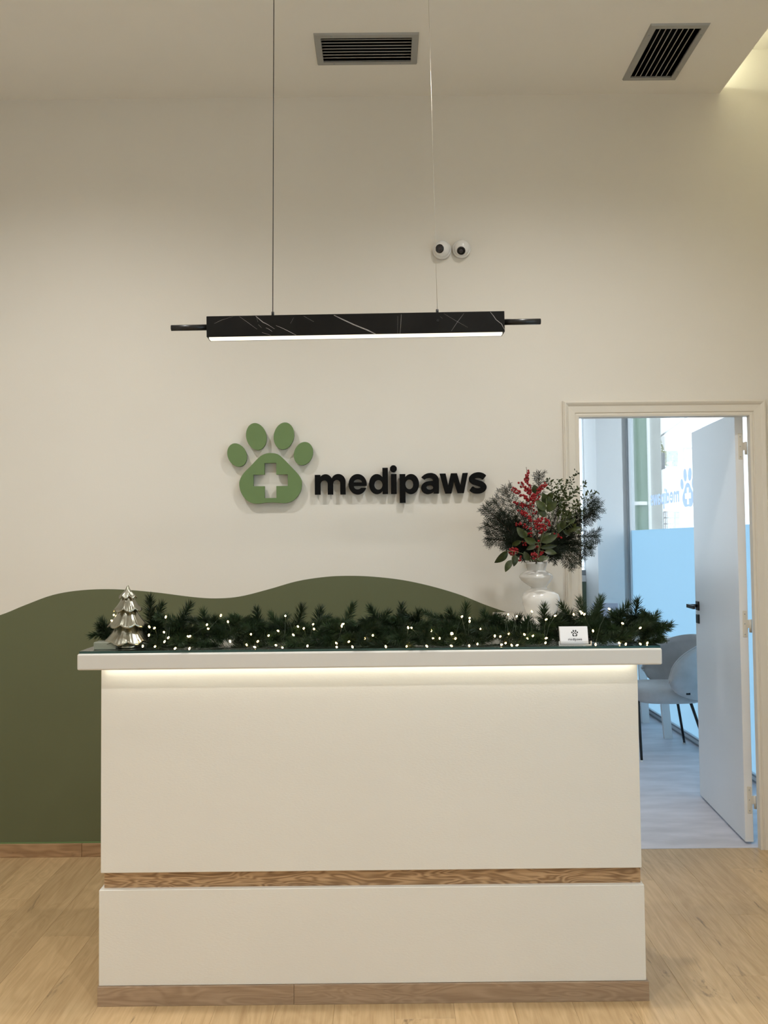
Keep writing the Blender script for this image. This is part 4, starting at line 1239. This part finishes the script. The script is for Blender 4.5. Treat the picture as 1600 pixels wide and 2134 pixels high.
# ------------------------------------------------------------------ the street outside
tag(MB().box(GX+0.1, 40, -20, 60, -0.25, -0.15).build('street', 'street'), kind='structure')
tag(MB().box(-6, GX+0.1, EXY+0.2, 60, -0.25, -0.15).build('yard', 'street'), kind='structure')
GWY = 9.4
a0, a1 = U(1306, 1000, 1, GWY), U(1349, 1000, 1, GWY)
gw = thing('green_wall', ((a0.x+a1.x)/2, GWY+0.1, -0.15), 'pale green outdoor wall with a white stripe sign beyond the window', 'wall')
MB().box(a0.x-0.25, a1.x, GWY, GWY+0.2, -0.15, 5).build('wall_panel', 'outdoor_green', gw)
MB().box(a1.x, a1.x+0.03, GWY-0.02, GWY+0.2, -0.15, 5).build('edge_trim', 'facade_white', gw)
s0, s1 = U(1313, 1053, 1, GWY), U(1347, 1045, 1, GWY)
MB().box(s0.x, s1.x, GWY-0.015, GWY, (s0.z+s1.z)/2-0.02, (s0.z+s1.z)/2+0.02).build('stripe_sign', 'facade_white', gw)
a0, a1 = U(1354, 1000, 1, 10.2), U(1379, 1000, 1, 10.2)
cp = thing('concrete_pillar', ((a0.x+a1.x)/2, 10.35, -0.15), 'grey concrete pillar with a small box outside beyond the street window', 'pillar')
box('shaft', 'concrete', cp, a0.x, a1.x, 10.2, 10.5, -0.15, 6, 0.008, 1)
box('meter_box', 'rail_dark', cp, a1.x, U(1385.5, 960, 1, 10.25).x, 10.25, 10.42, U(1380, 977, 1, 10.25).z, U(1380, 943, 1, 10.25).z, 0.004, 1)
# far white house with slab, balcony, grille
HY = 22.0
h0 = U(1414, 1000, 1, HY)
hs_ = thing('white_house', (h0.x+4, HY+4, -0.15), 'bright white house with a railed balcony across the street', 'house')
sx_ = h0.x/HY
def slanted(x0, x1, y0, y1, z0, z1, name, mat):
    # footprint with sides set back at the angle of the side street
    rows = [[(x0, y0, z), (x1, y0, z), (x1+sx_*(y1-y0)*1.05, y1, z), (x0+sx_*(y1-y0)*1.05, y1, z)] for z in (z0, z1)]
    return MB().grid(rows, True, False, True, True).build(name, mat, hs_)
slanted(h0.x, h0.x+9, HY, HY+8, -0.15, 9, 'facade', 'facade_white')
ov = U(1374, 905, 1, HY+2)
slanted(ov.x, h0.x+sx_*2.1, HY+2, HY+6, U(1395, 909, 1, HY+2).z, 9, 'overhang', 'facade_white')
bz = U(1430, 985, 1, HY-1.2).z
b0x, b1x = U(1424, 985, 1, HY-1.2).x, U(1560, 985, 1, HY-1.2).x
MB().box(b0x, b1x, HY-1.2, HY, bz-0.15, bz).build('balcony_slab', 'facade_white', hs_)
rb = MB()
rt_ = U(1430, 932, 1, HY-1.2).z
rb.box(b0x, b1x, HY-1.2, HY-1.16, rt_-0.05, rt_)
rb.build('handrail', 'rail_dark', hs_)
k = 0
while b0x+k*0.16 < b1x:
    MB().box(b0x+k*0.16, b0x+k*0.16+0.025, HY-1.195, HY-1.17, bz, rt_).build('baluster', 'rail_dark', hs_); k += 1
wz0, wz1 = U(1480, 905, 1, HY).z, U(1480, 880, 1, HY).z
MB().box(U(1462, 900, 1, HY).x, U(1530, 900, 1, HY).x, HY-0.03, HY, wz0, wz1).build('window', 'alu_grey', hs_)
# low annex with cantilever and barred window
AY = 17.0
an = thing('garden_wall', (U(1398, 1000, 1, AY).x, AY, -0.15), 'white garden wall with a barred opening across the street', 'wall')
x0, x1 = U(1376, 1000, 1, AY).x, U(1470, 1000, 1, AY).x
gx0, gx1 = U(1381.5, 1080, 1, AY).x, U(1418, 1080, 1, AY).x
gz0, gz1 = U(1400, 1130, 1, AY).z, U(1400, 1066, 1, AY).z
wz = U(1400, 972, 1, AY).z
MB().box(x0, gx0, AY, AY+0.25, -0.15, wz).box(gx1, x1, AY, AY+0.25, -0.15, wz).box(gx0, gx1, AY, AY+0.25, gz1, wz).box(gx0, gx1, AY, AY+0.25, -0.15, gz0).build('wall_face', 'facade_white', an)
for k in range(11):
    xx = gx0+(gx1-gx0)*k/10
    MB().box(xx-0.008, xx+0.008, AY+0.08, AY+0.10, gz0, gz1).build('bar', 'rail_dark', an)
for k in range(6):
    zz = gz0+(gz1-gz0)*k/5
    MB().box(gx0, gx1, AY+0.085, AY+0.105, zz-0.010, zz+0.010).build('cross_bar', 'shutter_brown', an)
dx0, dx1 = U(1396.5, 1010, 1, AY).x, U(1404, 1010, 1, AY).x
MB().box(dx0, dx1, AY-0.02, AY, U(1400, 1030, 1, AY).z, U(1400, 1000, 1, AY).z).build('cream_panel', 'facade_cream', an)
# tree between the houses
tc_ = U(1402, 940, 1, 33)
te = thing('street_tree', (tc_.x, 33, -0.15), 'yellow green leafy tree between the white houses', 'tree')
MB().tube([(tc_.x, 33, -0.15), (tc_.x+0.1, 33, tc_.z)], [0.12, 0.07], 8).build('trunk', 'bark', te)
random.seed(3)
b_ = MB()
for k in range(900):
    v = Vector((random.gauss(0, 0.34), random.gauss(0, 0.34), random.gauss(0, 0.42)))
    p = Vector((tc_.x+0.05, 33, tc_.z))+v
    a = Vector((random.uniform(-1, 1), random.uniform(-1, 1), random.uniform(-1, 1))).normalized()*0.09
    c = a.cross(Vector((random.uniform(-1, 1), random.uniform(-1, 1), random.uniform(-1, 1)))).normalized()*0.05
    b_.poly([p-a, p+c, p+a, p-c])
tag(b_.build('crown', 'tree_leaf', te, fix=False), kind='stuff')
# overhead cables
for i, (p0, p1, r_) in enumerate((((1376, 909), (1434, 866), 0.014), ((1388, 957), (1448, 920), 0.006), ((1392, 972), (1448, 945), 0.006))):
    A, B2 = U(*p0, 1, 13.0), U(*p1, 1, 13.0)
    d = (B2-A)
    tag(MB().tube([A-d*2, B2+d*6], r_, 6).build('overhead_cable', 'rail_dark'), ['thick dark overhead cable crossing above the street', 'thin overhead wire passing in front of the tree', 'thin overhead wire just above the garden wall'][i], 'cable')
